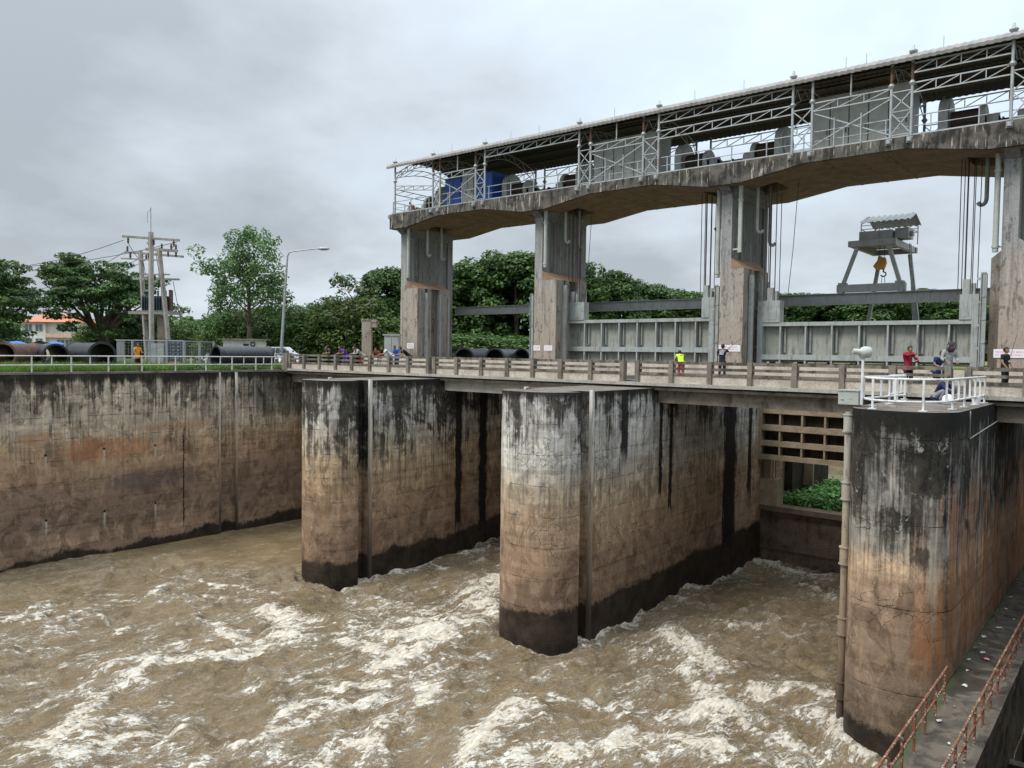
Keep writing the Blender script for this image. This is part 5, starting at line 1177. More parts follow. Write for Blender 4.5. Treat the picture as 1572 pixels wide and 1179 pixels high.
# concrete post with bracket and the grey cabinet by the left column
T = thing('concrete_stump', tuple(at(563, 66)), 'lone concrete column stump with a side bracket in front of the bushes', 'column stump')
c_ = at(563, 66); g = MB(); obox(g, c_, .78, .7, 3.95); g.build('shaft', M_COL, T); g = MB(); obox(g, c_+RV*.55, .55, .6, .45, 3.35); obox(g, c_+RV*.2, 1.3, .7, .2, 3.8); g.build('bracket', M_COL, T)
c_ = at(602, 62); T = thing('kiosk_cabinet', tuple(c_), 'pale grey outdoor cabinet standing left of the leftmost column', 'cabinet')
g = MB(); obox(g, c_, 1.15, 1.0, 2.6); g.build('housing', M_CAB, T); g = MB(); obox(g, c_, 1.35, 1.2, .1, 2.6); g.build('cabinet_top', M_CROOF, T)
g = MB(); obox(g, c_-RV*.28-FV*.52, .5, .03, 2.3, .15); obox(g, c_+RV*.28-FV*.52, .5, .03, 2.3, .15); g.build('door', M_CAB, T)

# motorbikes and car
def motorbike(c, yaw, label, white=True):
    T = thing('motorbike', tuple(c), label, 'motorbike', 'motorbikes parked at the bridge end')
    u = Vector((math.cos(yaw), math.sin(yaw), 0)); n_ = Vector((-u.y, u.x, 0)); Z = Vector((0, 0, 1))
    bm_ = M_CAR if white else M_TRAFO
    for s_ in (-.62, .62):
        g = MB(); p = c+u*s_+Z*.29; g.tube([p+u*(.25*math.cos(t))+Z*(.25*math.sin(t)) for t in np.linspace(0, 2*math.pi, 17)], .045, 6, False); w_ = g.build('wheel', M_RUBB, T)
        g = MB(); g.tube([p-n_*.04, p+n_*.04], .12, 10); o = g.build('rim', M_LAMP, T); o.parent = w_
    g = MB(); g.tube([c-u*.75+Z*.72, c-u*.3+Z*.66, c+u*.05+Z*.42, c+u*.35+Z*.48, c+u*.48+Z*.85], [.06, .15, .13, .12, .12], 8); g.build('body', bm_, T)
    g = MB(); g.tube([c-u*.65+Z*.80, c-u*.25+Z*.80, c+u*.08+Z*.72], [.09, .12, .06], 8); g.build('seat', M_RUBB, T)
    g = MB(); g.tube([c+u*.62+Z*.3, c+u*.42+Z*1.0], .04, 6); g.tube([c+u*.62+Z*.52, c+u*.8+Z*.45, c+u*.45+Z*.56], .05, 6); g.build('fork', M_LAMP, T)
    g = MB(); g.tube([c+u*.36+n_*.33+Z*1.03, c+u*.44+Z*1.0, c+u*.36-n_*.33+Z*1.03], .022, 6); g.build('handlebar', M_RUBB, T)
    for s_ in (-1, 1): g = MB(); g.tube([c+u*.42+n_*.22*s_+Z*1.02, c+u*.42+n_*.3*s_+Z*1.25], .01, 5); g.ell(c+u*.42+n_*.32*s_+Z*1.28, (.07, .07, .05), 8, 5); g.build('mirror', M_RUBB, T)
    g = MB(); g.ell(c+u*.58+Z*.92, (.09, .09, .09), 8, 6); g.build('headlight', M_LAMP, T)
mbl = ['white motorbike parked closest to the big black pipe', 'white motorbike second from the big black pipe', 'dark motorbike parked in the middle of the row', 'white motorbike second from the parapet end', 'white motorbike parked beside the parapet end']
for i, (px_, D_) in enumerate(((424, 60), (432, 58), (441, 59.5), (449, 57.5), (459, 58))):
    motorbike(at(px_, D_), ang+1.9+.25*math.sin(i*2.1), mbl[i], i != 2)
motorbike(at(311, 62), ang+1.2, 'white motorbike standing behind the right mesh fence piece')
T = thing('parked_car', tuple(at(432, 70)), 'white hatchback parked behind the motorbikes', 'car'); cc_ = at(432, 70)
P = lambda u, v, z: tuple(cc_+RV*u+FV*v+Vector((0, 0, z)))
g = MB(); prof_ = [(-1.9, .25), (-1.95, .75), (-1.6, .95), (-1.35, 1.5), (-1.0, 1.62), (.5, 1.62), (1.2, 1.05), (1.9, .9), (2.0, .3)]
g.poly([P(u, -.8, z) for u, z in prof_], FV*1.6); g.build('body', M_CAR, T)
g = MB(); g.poly([P(u, -.815, z) for u, z in ((-1.4, 1.05), (-1.22, 1.45), (-.95, 1.52), (-.35, 1.52), (-.35, 1.05))], FV*.01); g.poly([P(u, -.815, z) for u, z in ((-.27, 1.05), (-.27, 1.52), (.45, 1.52), (.95, 1.08))], FV*.01); g.build('window', M_GLASS, T)
for u in (-1.2, 1.25): g = MB(); g.cyl(P(u, -.83, .32), P(u, -.6, .32), .32, 16); g.build('wheel', M_RUBB, T)
# ================================================================ VEGETATION
def leafmat(name, c1, c2, c3, seed=0):
    m = Mat(name, .55, 0, .35); rn = E(m.T, m.g.outputs['Random Per Island'])
    n = m.noise(.35, 3, .5, 0, (seed, 2, 3))
    c = m.mix(c1, c2, rn.ss(.15, .7)); c = m.mix(c, c3, rn.ss(.75, 1.0)*.7); c = m.mix(c, m.mix(c, (1.35, 1.25, .8), 1.0, 'MULTIPLY'), n.ss(.5, .65)*.6)
    mat = m.set(c)
    tr_ = m.T.nodes.new('ShaderNodeBsdfTranslucent'); m.T.links.new(c, tr_.inputs[0]); mxs = m.T.nodes.new('ShaderNodeMixShader'); mxs.inputs[0].default_value = .28
    o = [n_ for n_ in m.T.nodes if n_.type == 'OUTPUT_MATERIAL'][0]; m.T.links.new(m.b.outputs[0], mxs.inputs[1]); m.T.links.new(tr_.outputs[0], mxs.inputs[2]); m.T.links.new(mxs.outputs[0], o.inputs[0])
    return mat
L_DARK = leafmat('dark_green_leaves', (.030, .066, .016), (.060, .125, .028), (.15, .24, .055))
L_MID = leafmat('mid_green_leaves', (.045, .092, .022), (.075, .15, .035), (.15, .22, .06), 3)
L_LIGHT = leafmat('yellow_green_leaves', (.055, .095, .022), (.085, .14, .030), (.14, .17, .05), 6)
L_FEA = leafmat('feathery_leaves', (.075, .15, .045), (.11, .21, .07), (.17, .27, .10), 9)
L_DRY = leafmat('dry_olive_leaves', (.075, .085, .035), (.12, .12, .06), (.2, .17, .10), 12)
_m = Mat('bark', .9, 0, .2); M_BARK = _m.set(_m.mix((.13, .105, .08), (.07, .055, .042), _m.noise((4, 4, 1), 5, .6).ss(.4, .6)), None, _m.noise((6, 6, 1.5), 5, .6), .05)
def leaves(centers, radii, per, size, squash=.7, up=.35, rg=rng, shell=.75):
    """folded leaf sprays spread over and inside lumps of the crown"""
    C = []; F = []
    n = np.maximum(4, (np.array(radii)**2*per).astype(int)); tot = n.sum()
    cid = np.repeat(np.arange(len(centers)), n); cen = np.array(centers)[cid]; rad = np.array(radii)[cid]
    d = rg.normal(size=(tot, 3)); d[:, 2] += .25; d /= np.linalg.norm(d, axis=1)[:, None]
    rr = rad*(shell+(1-shell)*rg.random(tot))*(1-.35*(rg.random(tot)**3)); p = cen+d*rr[:, None]*np.array([1, 1, squash])
    nrm = d*.7+np.array([0, 0, up*2])+rg.normal(size=(tot, 3))*.45; nrm /= np.linalg.norm(nrm, axis=1)[:, None]
    a = np.cross(nrm, rg.normal(size=(tot, 3))); a /= np.linalg.norm(a, axis=1)[:, None]; b = np.cross(nrm, a)
    s = size*(.6+.8*rg.random(tot))[:, None]; 
    v0 = p-a*s; v1 = p+b*s*.55-nrm*s*.12; v2 = p+a*s-nrm*s*.3; v3 = p-b*s*.55-nrm*s*.12
    co = np.stack([v0, v1, v2, v3], 1).reshape(-1, 3); q = np.arange(tot*4).reshape(-1, 4); return co, q
def make_tree(name, kind, seed, label, loc, group, rz=0, sc=1.0):
    rg = np.random.default_rng(seed); T = thing(name, (0, 0, 0), label, 'tree', group)
    cen = []; rad = []; g = MB()
    if kind == 'dense':                   # tall rounded evergreen, foliage to the ground
        H, Rr = 13.5, 5.6; per, size, sq, mat = 62, .25, .62, L_DARK
        for k in range(150):
            t = rg.random()**.8; z = 1.0+t*(H-2.2); prof = math.sin(math.pi*min(1, .28+.72*((z)/H)))**.6; a = rg.random()*2*math.pi; r_ = Rr*prof*(.70+.32*rg.random())
            cen.append((r_*math.cos(a), r_*math.sin(a), z)); rad.append(1.0+.9*rg.random())
        for k in range(20): cen.append((rg.normal()*2.2, rg.normal()*2.2, H-1.6-rg.random()*1.5)); rad.append(1.3+.5*rg.random())
        g.tube([(0, 0, 0), (.2, .1, 4), (0, .2, 9)], [.45, .35, .15], 8)
    elif kind == 'bush':
        H, Rr = 7.0, 4.6; per, size, sq, mat = 60, .19, .75, L_MID
        for k in range(110):
            t = rg.random(); z = .5+t*(H-1.6); a = rg.random()*2*math.pi; r_ = Rr*math.sqrt(max(.05, 1-((z-1.5)/(H-1.2))**2))*(.65+.4*rg.random())
            cen.append((r_*math.cos(a), r_*math.sin(a), z)); rad.append(.7+.8*rg.random())
        for k in range(12): cen.append((rg.normal()*1.2, rg.normal()*1.2, H-1.4+rg.random()*.8)); rad.append(.8+.4*rg.random())
        g.tube([(0, 0, 0), (.2, .1, 3), (0, .2, 5.5)], [.25, .2, .08], 8)
    elif kind == 'rain':                  # wide umbrella crown in tiers over forking limbs
        per, size, sq, mat = 58, .22, .36, L_DARK
        tips = []
        for k in range(13):
            a = 2*math.pi*k/13+rg.random()*.4; R_ = 3.0+6.0*rg.random(); z = 11.4-.045*R_*R_+rg.normal()*.5
            pts = [(0, 0, 1.6+rg.random()), (R_*.25*math.cos(a), R_*.25*math.sin(a), 4.2), (R_*.62*math.cos(a+.1), R_*.62*math.sin(a+.1), z*.72), (R_*math.cos(a), R_*math.sin(a), z-.6)]
            g.tube(pts, [.30, .2, .12, .05], 7); tips.append(pts[-1])
            for j in range(5):
                b = a+rg.normal()*.28; r2 = R_*(.55+.6*rg.random()); zz = 12.0-.052*r2*r2-rg.random()**1.5*4.5
                e = (r2*math.cos(b), r2*math.sin(b), max(3.4, zz)); g.tube([pts[1], ((pts[1][0]+e[0])/2, (pts[1][1]+e[1])/2, (pts[1][2]+e[2])/2+.3), (e[0], e[1], e[2]-.3)], [.09, .05, .02], 5)
                for q_ in range(3): cen.append((e[0]+rg.normal()*1.0, e[1]+rg.normal()*1.0, e[2]+rg.normal()*.35)); rad.append(.9+.8*rg.random())
        for k in range(90):
            a = rg.random()*6.283; r2 = 3.0+6.0*rg.random(); zz = 2.6+(10.2-.05*r2*r2-2.6)*rg.random()
            if r2*math.cos(a+.3-.69) < -2.0 and zz < 6.2: continue
            cen.append((r2*math.cos(a), r2*math.sin(a), zz)); rad.append(.8+.8*rg.random())
        g.tube([(0, 0, 0), (.1, .1, 1.2), (0, 0, 2.6)], [.62, .45, .36], 10); g.tube([(.9, .2, 0), (.7, .1, 1.5), (.3, 0, 3)], [.35, .3, .25], 8)
    elif kind == 'slim':                  # slender trunk with airy feathery sprays
        per, size, sq, mat = 95, .155, .8, L_FEA
        g.tube([(0, 0, 0), (.05, 0, 3.0), (-.1, .1, 6.0), (.1, 0, 9.0), (0, .1, 11.5)], [.30, .22, .16, .09, .03], 9)
        for k in range(26):
            t = k/26; z0 = 4.0+7*t; a = k*2.4+rg.random()*.6; L = (4.6-2.6*abs(t-.42)-1.6*t)*(.75+.4*rg.random())
            L *= 1.12; e = (L*math.cos(a), L*math.sin(a), z0+1.0+2.0*(1-t)*.8+rg.normal()*.5)
            g.tube([(0, 0, z0-1.0), (e[0]*.5, e[1]*.5, z0+.4), e], [.09, .05, .02], 6)
            for j in range(6):
                u = .45+.6*rg.random(); cen.append((e[0]*u+rg.normal()*.55, e[1]*u+rg.normal()*.55, z0-1+(e[2]-z0+1)*u+rg.normal()*.5)); rad.append(.55+.5*rg.random())
        for k in range(14): cen.append((rg.normal()*1.0, rg.normal()*1.0, 11.8+rg.random()*1.3)); rad.append(.5+.4*rg.random())
    elif kind == 'sparse':
        per, size, sq, mat = 12, .26, .7, L_DRY
        g.tube([(0, 0, 0), (.2, 0, 3), (0, .2, 7)], [.18, .12, .04], 7)
        for k in range(16):
            a = k*2.4; z0 = 3+4.5*k/16; L = 1.2+1.4*rg.random(); e = (L*math.cos(a), L*math.sin(a), z0+1.2+rg.random()); g.tube([(0, 0, z0), e], [.05, .015], 5)
            for j in range(3): cen.append((e[0]+rg.normal()*.4, e[1]+rg.normal()*.4, e[2]+rg.normal()*.4)); rad.append(.45+.4*rg.random())
    elif kind == 'palm':
        mat = L_LIGHT; g.tube([(0, 0, 0), (.2, 0, 6), (.1, .1, 13)], [.22, .16, .12], 8); cen = None; V = []; 
        for k in range(16):
            a = 2*math.pi*k/16; up_ = .3+rg.random()*1.0
            for i in range(14):
                t = i/13; x = 2.6*t*math.cos(a); y = 2.6*t*math.sin(a); z = 13+up_*2.2*t-2.6*t*t; pz = Vector((-math.sin(a), math.cos(a), 0))
                w = .7*math.sin(math.pi*min(1, t*.9+.12)); p = Vector((x, y, z))
                for s_ in (-1, 1): V += [p, p+pz*s_*w*.5-Vector((0, 0, .1*w)), p+pz*s_*w+Vector((0, 0, -.45*w)), p+Vector((.1*math.cos(a), .1*math.sin(a), 0))]
        co = np.array([tuple(v) for v in V]); q = np.arange(len(V)).reshape(-1, 4)
    g.build('trunk', M_BARK, T)
    if cen is not None: co, q = leaves(cen, rad, per, size, sq, rg=rg)
    o = fastmesh('crown', co, q, mat, False); COL.objects.link(o); o.parent = T
    T.location = loc; T.rotation_euler = (0, 0, rz); T.scale = (sc, sc, sc); return T
def place(src, loc, rz, sc, label): return copy_tree(src, loc, rz, label, (sc[0], sc[0], sc[1]) if isinstance(sc, tuple) else (sc, sc, sc))
GB = 'trees beyond the bridge'
d1 = make_tree('broadleaf_tree', 'dense', 11, 'dark dense tree left of the leftmost column, its left edge rounding down to the bushes', at(598, 98), GB, 0, .9)
d2 = make_tree('broadleaf_tree', 'dense', 12, 'tallest dark tree, filling the span between the two left columns', at(790, 98), GB, 1, 1.08)
place(d1, at(700, 100), 2.1, (1.05, .96), 'dark dense tree just right of the leftmost column')
place(d2, at(745, 105), 4.0, (1.0, .98), 'dark dense tree behind the middle of the leftmost runway beam')
place(d1, at(868, 101), 3.3, (1.05, 1.02), 'dark tree hidden mostly behind the second column')
place(d2, at(925, 104), 5.1, (1.0, .93), 'dark tree just right of the second column')
place(d1, at(985, 110), .7, (1.0, .86), 'dark tree above the two row gate, left half')
d3 = place(d2, at(1045, 112), 2.7, (.95, .82), 'dark tree above the right half of the two row gate')
place(d1, at(1105, 116), 1.7, (1.0, .80), 'tree hidden behind the peeling column')
place(d2, at(655, 104), 2.9, (1.0, .93), 'dark tree behind the leftmost column')
fx = [1185, 1228, 1274, 1318, 1362, 1406, 1452, 1500, 1560, 1640]
fl = ['well left of the gantry crane', 'left of the gantry crane', 'under the left leg of the gantry crane', 'behind the middle of the gantry crane', 'behind the right leg of the gantry crane', 'right of the gantry crane', 'beside the right end of the runway beam', 'behind the rightmost column', 'right of the view', 'far right of the view']
for i, (x, l) in enumerate(zip(fx, fl)):
    place((d1, d2)[i % 2], at(x, 148+3*(i % 3)), i*1.3, (1.35, 1.0+.05*math.sin(i*2)), 'tree on the far bank '+l)
b1 = make_tree('bush_tree', 'bush', 21, 'leafy green bush tree just right of the motorbikes', at(470, 92), GB, 0, .98)
b2 = make_tree('bush_tree', 'bush', 22, 'leafy green bush tree with a high top left of the lone concrete stump', at(530, 90), GB, 0, 1.12)
b2.children[1 if b2.children[1].name.startswith('crown') else 0].data.materials[0] = L_LIGHT
for i, (x, D_, s_, l) in enumerate(((300, 120, .85, 'small far green tree right of the power poles'), (330, 125, .75, 'small far tree above the orange shed'), (352, 96, .85, 'dark bush left behind the small hut'), (395, 98, 1.0, 'green bush behind the small hut, under the slim tree'), (430, 96, .95, 'green bush behind the street lamp pole'), (500, 96, 1.05, 'bright bush between the parapet end and the stump'), (566, 94, 1.1, 'dark green bush behind the lone concrete stump'), (590, 90, .75, 'low bush behind the grey kiosk cabinet'), (365, 92, .9, 'dark bush behind the left half of the hut roof'), (545, 100, 1.2, 'taller green bush behind the stump'), (205, 115, .55, 'low shrub seen through the mesh fence'), (275, 110, .62, 'low hedge bush right of the transformer poles'), (-20, 110, 1.0, 'bush at the far left edge'), (150, 112, .7, 'low dark bush under the umbrella shaped tree'), (185, 112, .85, 'low dark bush under the right side of the umbrella shaped tree'), (245, 108, .72, 'low dark bush behind the grey switch cabinet'))):
    place((b1, b2)[i % 2], at(x, D_), i*1.7, s_, l)
for i, (x, s_) in enumerate(((712, .8), (760, .7), (812, .8), (900, .7))): place(b1, at(x, 84+i*3), i*2.2, (1.1, s_*.62), ('low shrub behind the left black pipe end', 'low shrub behind the middle black pipe end', 'low shrub beside the second column', 'low shrub right of the second column')[i])
make_tree('sparse_tree', 'sparse', 31, 'thin half bare olive coloured tree rising from the bushes left of the stump', at(541, 88), GB, 0, 1.0)
make_tree('slim_tree', 'slim', 41, 'tall airy tree with slender trunk behind the small hut', at(382, 85), None, 0.4, 1.08)
r1 = make_tree('umbrella_tree', 'rain', 51, 'broad umbrella shaped tree behind the power poles and left pipes', at(158, 102), None, 0.3, 1.05)
place(r1, at(-62, 88), 2.0, (1.0, .98), 'broad tree cut by the left edge of the photo')
pp = make_tree('palm_tree', 'palm', 61, 'palm top peeking over the trees right of the gantry crane', at(1418, 150), None, 0, 1.08)
place(pp, at(1272, 150), 1.0, (1.0, .98), 'palm top peeking over the trees left of the gantry crane')

# far wood along the horizon, one mass
rg = np.random.default_rng(77); cen = []; rad = []
for k in range(420):
    x = -150+1250*rg.random(); D_ = 190+60*rg.random(); p = at(x, D_); cen.append((p.x, p.y, 1+rg.random()*6.0)); rad.append(3+2*rg.random())
co, q = leaves(cen, rad, 9, 1.0, .7, rg=rg); o = fastmesh('far_wood', co, q, L_MID, False); COL.objects.link(o); tag(o, 'distant green wood along the horizon', 'wood', None, 'stuff')

# grass on the bank
def blades(n, fx_, h0, h1, w, name, mat, label, cat):
    rg = np.random.default_rng(5); pts = fx_(rg, n); n = len(pts); a = rg.random(n)*6.28; h = h0+(h1-h0)*rg.random(n)**2; lean = rg.normal(size=(n, 2))*.35
    d = np.stack([np.cos(a), np.sin(a), np.zeros(n)], -1)*w; tip = pts+np.stack([lean[:, 0]*h, lean[:, 1]*h, h], -1); mid = pts+(tip-pts)*.55+np.array([0, 0, .02])
    co = np.stack([pts-d, pts+d, mid+d*.7, tip, mid-d*.7], 1).reshape(-1, 3); q = np.arange(n*5).reshape(-1, 5)
    o = fastmesh(name, co, q, mat, False); COL.objects.link(o); tag(o, label, cat, None, 'stuff'); return o
def fgrass(rg, n):
    y = 10+26*rg.random(n); x = -47.55-18*rg.random(n)**1.8
    p = np.stack([x, y, np.full(n, -.05)], -1); k = (fbm(p[:, 0]*.6, p[:, 1]*.6, 3, 9)+.15*(p[:, 0] < -50)) > .47; return p[k]
blades(52000, fgrass, .15, .62, .016, 'grass', leafmat('grass_blades', (.08, .17, .03), (.14, .25, .05), (.30, .28, .10), 2), 'bright green grass growing on the bank behind the white railing', 'grass')
# creeping plants beneath the big pipe
rg = np.random.default_rng(8); cen = [(-47.7-1.6*rg.random(), 24.4+7*rg.random(), .05+.1*rg.random()) for _ in range(150)]
co, q = leaves(cen, [.22+.15*rg.random() for _ in cen], 420, .05, .8, rg=rg); o = fastmesh('creeping_plants', co, q, L_MID, False); COL.objects.link(o); tag(o, 'low creeping plants under the big black pipe at the wall top', 'ground cover', None, 'stuff')
# weeds on pier top joint
# hyacinth
rg = np.random.default_rng(9); cen = []; rad = []
for k in range(1500): cen.append((-31+22*rg.random(), 46.7+9.3*rg.random(), -7.45+.15*rg.random())); rad.append(.28+.25*rg.random())
co, q = leaves(cen, rad, 150, .13, 1.0, up=.5, rg=rg)
o = fastmesh('water_hyacinth', co, q, leafmat('hyacinth_leaves', (.08, .20, .04), (.14, .34, .07), (.40, .55, .28), 5), False); COL.objects.link(o); tag(o, 'mat of bright green water hyacinth behind the closing leaf', 'water plants', None, 'stuff')  # palest leaf colour is glints painted onto scattered leaves

# ================================================================ PEOPLE
SKIN = Mat('tan_skin', .6, 0, .3).set((.30, .165, .10)); HAIR = Mat('black_hair', .6).set((.012, .011, .011)); EYE = Mat('eye_dark', .3).set((.02, .015, .012))
_cl = {}
def cloth(c):
    if c not in _cl:
        m = Mat('cloth', .9, 0, .2); n = m.noise(9, 4, .6); _cl[c] = m.set(m.mix(c, m.mix(c, (.7, .7, .7), 1.0, 'MULTIPLY'), n.ss(.4, .6)), None, n, .01)
        m.mat.name = 'clothing_fabric'
    return _cl[c]
POSES = {
 'stand': dict(pel=(0, 0, .93), sp=(0, 0, 1.12), ch=(0, .02, 1.32), nk=(0, .02, 1.47), hd=(0, .04, 1.60), sh=(.18, .0, 1.40), el=(.25, .04, 1.12), wr=(.22, .2, .92), hip=(.09, 0, .88), kn=(.11, .04, .48), an=(.11, -.02, .09)),
 'lean': dict(pel=(0, -.36, .93), sp=(0, -.20, 1.08), ch=(0, -.02, 1.22), nk=(0, .11, 1.32), hd=(0, .22, 1.40), sh=(.18, .02, 1.26), el=(.22, .12, 1.03), wr=(.12, .36, 1.02), hip=(.09, -.36, .88), kn=(.10, -.28, .48), an=(.11, -.36, .09)),
 'cast': dict(pel=(0, 0, .93), sp=(0, -.02, 1.12), ch=(0, 0, 1.32), nk=(0, .03, 1.45), hd=(0, .08, 1.58), sh=(.18, .02, 1.40), el=(.24, .26, 1.34), wr=(.05, .40, 1.42), hip=(.09, 0, .88), kn=(.11, .04, .48), an=(.13, -.02, .09)),
 'bow': dict(pel=(0, -.05, .93), sp=(0, 0, 1.12), ch=(0, .06, 1.30), nk=(0, .13, 1.43), hd=(0, .22, 1.53), sh=(.18, .06, 1.36), el=(.25, .08, 1.10), wr=(.17, .3, 1.02), hip=(.09, -.05, .88), kn=(.10, 0, .48), an=(.11, -.05, .09)),
 'squat': dict(pel=(0, -.15, .28), sp=(0, -.08, .46), ch=(0, .06, .64), nk=(0, .18, .76), hd=(0, .28, .84), sh=(.18, .08, .70), el=(.25, .28, .48), wr=(.12, .46, .34), hip=(.10, -.13, .28), kn=(.20, .26, .50), an=(.16, .02, .09)),
}
JOBS = []
def skinmesh(verts, edges, radii):
    me = bpy.data.meshes.new('tmp'); me.from_pydata(verts, edges, []); me.update()
    o = bpy.data.objects.new('tmp', me); COL.objects.link(o); md = o.modifiers.new('s', 'SKIN'); 
    for i, r_ in enumerate(radii): me.skin_vertices[0].data[i].radius = r_ if isinstance(r_, tuple) else (r_, r_)
    me.skin_vertices[0].data[0].use_root = True; sb = o.modifiers.new('d', 'SUBSURF'); sb.levels = 1; sb.render_levels = 1; return o
def person(loc, yaw, pose, shirt, trous, label, hair='short', sleeves='short', legs='long', hat=None, rod=None, cat='person', asym=None, h=1.0, back=None, shoes=(.03, .03, .03)):
    T = thing('person', loc, label, cat); p = dict(POSES[pose]); S = lambda k, s: (p[k][0]*s, p[k][1], p[k][2])
    if asym: p2 = dict(p); p2.update(asym)
    else: p2 = p
    J = lambda k, s: (p[k][0]*s, p[k][1], p[k][2]) if s > 0 else (p2[k][0]*s, p2[k][1], p2[k][2])
    v = [p['pel'], p['sp'], p['ch'], p['nk'], tuple((np.array(p['nk'])+np.array(p['hd']))/2)]; e = [(0, 1), (1, 2), (2, 3), (3, 4)]; r_ = [(.14, .11), (.12, .095), (.14, .105), (.055, .055), (.05, .05)]
    for s in (1, -1):
        k = len(v); wr = np.array(J('wr', s)); el = np.array(J('el', s)); hnd = wr+(wr-el)/np.linalg.norm(wr-el)*.06
        v += [J('sh', s), tuple(el), tuple(wr), tuple(hnd)]; e += [(2, k), (k, k+1), (k+1, k+2), (k+2, k+3)]; r_ += [.058, .043, .028, (.034, .018)]
        k = len(v); an = J('an', s); v += [J('hip', s), J('kn', s), an, (an[0]*1.1, an[1]+.15, .035)]; e += [(0, k), (k, k+1), (k+1, k+2), (k+2, k+3)]; r_ += [.088, .058, .040, .035]
    JOBS.append((T, 'body', skinmesh(v, e, r_), SKIN, dict(p=p, J=J, hair=hair)))
    v = [p['pel'], p['sp'], p['ch'], tuple(np.array(p['ch'])*.3+np.array(p['nk'])*.7), tuple(np.array(p['pel'])*1.6-np.array(p['sp'])*.6)]; e = [(0, 1), (1, 2), (2, 3), (0, 4)]; r_ = [(.168, .14), (.15, .12), (.168, .13), (.075, .07), (.17, .145)]
    for s in (1, -1):
        k = len(v); el = J('el', s); sh = J('sh', s); v += [sh]; e += [(2, k)]; r_ += [.078]
        if sleeves == 'long': v += [el, tuple(np.array(el)*.1+np.array(J('wr', s))*.9)]; e += [(k, k+1), (k+1, k+2)]; r_ += [.060, .045]
        elif sleeves == 'short': v += [tuple(np.array(sh)*.3+np.array(el)*.7)]; e += [(k, k+1)]; r_ += [.066]
    JOBS.append((T, 'shirt', skinmesh(v, e, r_), cloth(shirt), None))
    v = [tuple(np.array(p['pel'])+np.array((0, 0, .03))), tuple(np.array(p['pel'])-np.array((0, 0, .06)))]; e = [(0, 1)]; r_ = [(.15, .125), (.15, .125)]
    for s in (1, -1):
        k = len(v); kn = J('kn', s); an = J('an', s); v += [J('hip', s), kn]; e += [(1, k), (k, k+1)]; r_ += [.108, .078]
        if legs == 'long': v += [tuple(np.array(an)+np.array((0, 0, .03)))]; e += [(k+1, k+2)]; r_ += [.06]
    JOBS.append((T, 'trousers' if legs == 'long' else 'shorts', skinmesh(v, e, r_), cloth(trous), None))
    b0 = Vector(loc)
    g = MB(); hd = Vector(p['hd'])+b0
    if hair:
        vs = MB(); vs.ell(hd+Vector((0, -.012, .022)), (.092, .108, .118), 16, 10)
        keep = [i for i, q_ in enumerate(vs.v) if not (q_[1] > hd.y+.045 and q_[2] < hd.z+.055) and q_[2] > hd.z-.06]; ks = set(keep)
        g.v = vs.v; g.f = [f_ for f_ in vs.f if all(i in ks for i in f_)]; g.sm = [True]*len(g.f); g.mi = [0]*len(g.f)
        g.build('hair', HAIR if hair != 'grey' else M_CRANE, T)
    if hat:
        g = MB(); g.tube([hd+Vector((0, 0, .045)), hd+Vector((0, 0, .05)), hd+Vector((0, 0, .058))], [.18, .185, .10], 18); g.tube([hd+Vector((0, 0, .05)), hd+Vector((0, 0, .14)), hd+Vector((0, 0, .15))], [.112, .10, .05], 14); g.build('hat', cloth(hat), T)
        g = MB(); g.ell(hd+Vector((0, -.05, -.10)), (.125, .12, .10), 12, 8); g.build('neck_scarf', cloth(hat), T)
    if back:
        c_ = Vector(p['ch'])+b0; g = MB(); g.box(c_.x-.10, c_.x+.10, c_.y-.151, c_.y-.143, c_.z-.13, c_.z+.05); g.box(c_.x-.10, c_.x+.1, c_.y-.151, c_.y-.143, c_.z+.07, c_.z+.11); g.build('back_print', cloth(back), T)
    g = MB()
    for s in (1, -1):
        an = Vector(J('an', s))+b0; g.tube([an+Vector((0, -.05, -.055)), an+Vector((0, 0, -.04)), an+Vector((s*.01, .12, -.055)), an+Vector((s*.012, .19, -.065))], [.035, .05, .048, .025], 8)
    g.build('shoe', cloth(shoes), T)
    T.rotation_euler = (0, 0, yaw); T.scale = (h, h, h)
    if rod:
        a, b = Vector(rod[0]), Vector(rod[1])
        R_ = Matrix.Rotation(yaw, 3, 'Z'); A = R_ @ (a*h) + b0; Bq = R_ @ (b*h) + b0
        rt = thing('fishing_rod', tuple(A), 'thin fishing rod held by the '+rod[2], 'fishing rod')
        g = MB(); g.tube([A, A.lerp(Bq, .18)], .016, 6); g.build('grip', M_RUBB, rt)
        g = MB(); g.tube([A.lerp(Bq, .18), A.lerp(Bq, .6), Bq+Vector((0, 0, -.03))], [.010, .008, .004], 6); g.build('rod_blank', M_RUBB, rt)
        g = MB(); g.ell(A.lerp(Bq, .2)-Vector((0, 0, .05)), (.035, .03, .045), 8, 6); g.build('reel', M_LAMP, rt)
    return T
PI = math.pi
S_ = R(180)                               # facing downstream (-Y): over the near parapet
ry = .16
person((-43.4, 33.05, ry), S_-.2, 'lean', (.025, .025, .03), (.03, .03, .04), 'person in a black shirt and cap leaning over the parapet, leftmost on the bridge', hair='short')
person((-42.05, 33.05, ry), S_+.1, 'lean', (.14, .05, .40), (.12, .045, .36), 'person in a purple sports shirt leaning over the parapet', rod=((-.05, .35, .98), (-.5, 1.7, .75), 'person in purple'))
person((-40.5, 33.05, ry), S_-.25, 'lean', (.42, .40, .39), (.35, .03, .04), 'person in grey sleeves and dark red leaning on the parapet, third from the left', sleeves='long')
person((-40.0, 34.3, ry-.1), S_+.5, 'lean', (.30, .03, .045), (.6, .6, .6), 'person in a dark red top bending behind the one in grey sleeves')
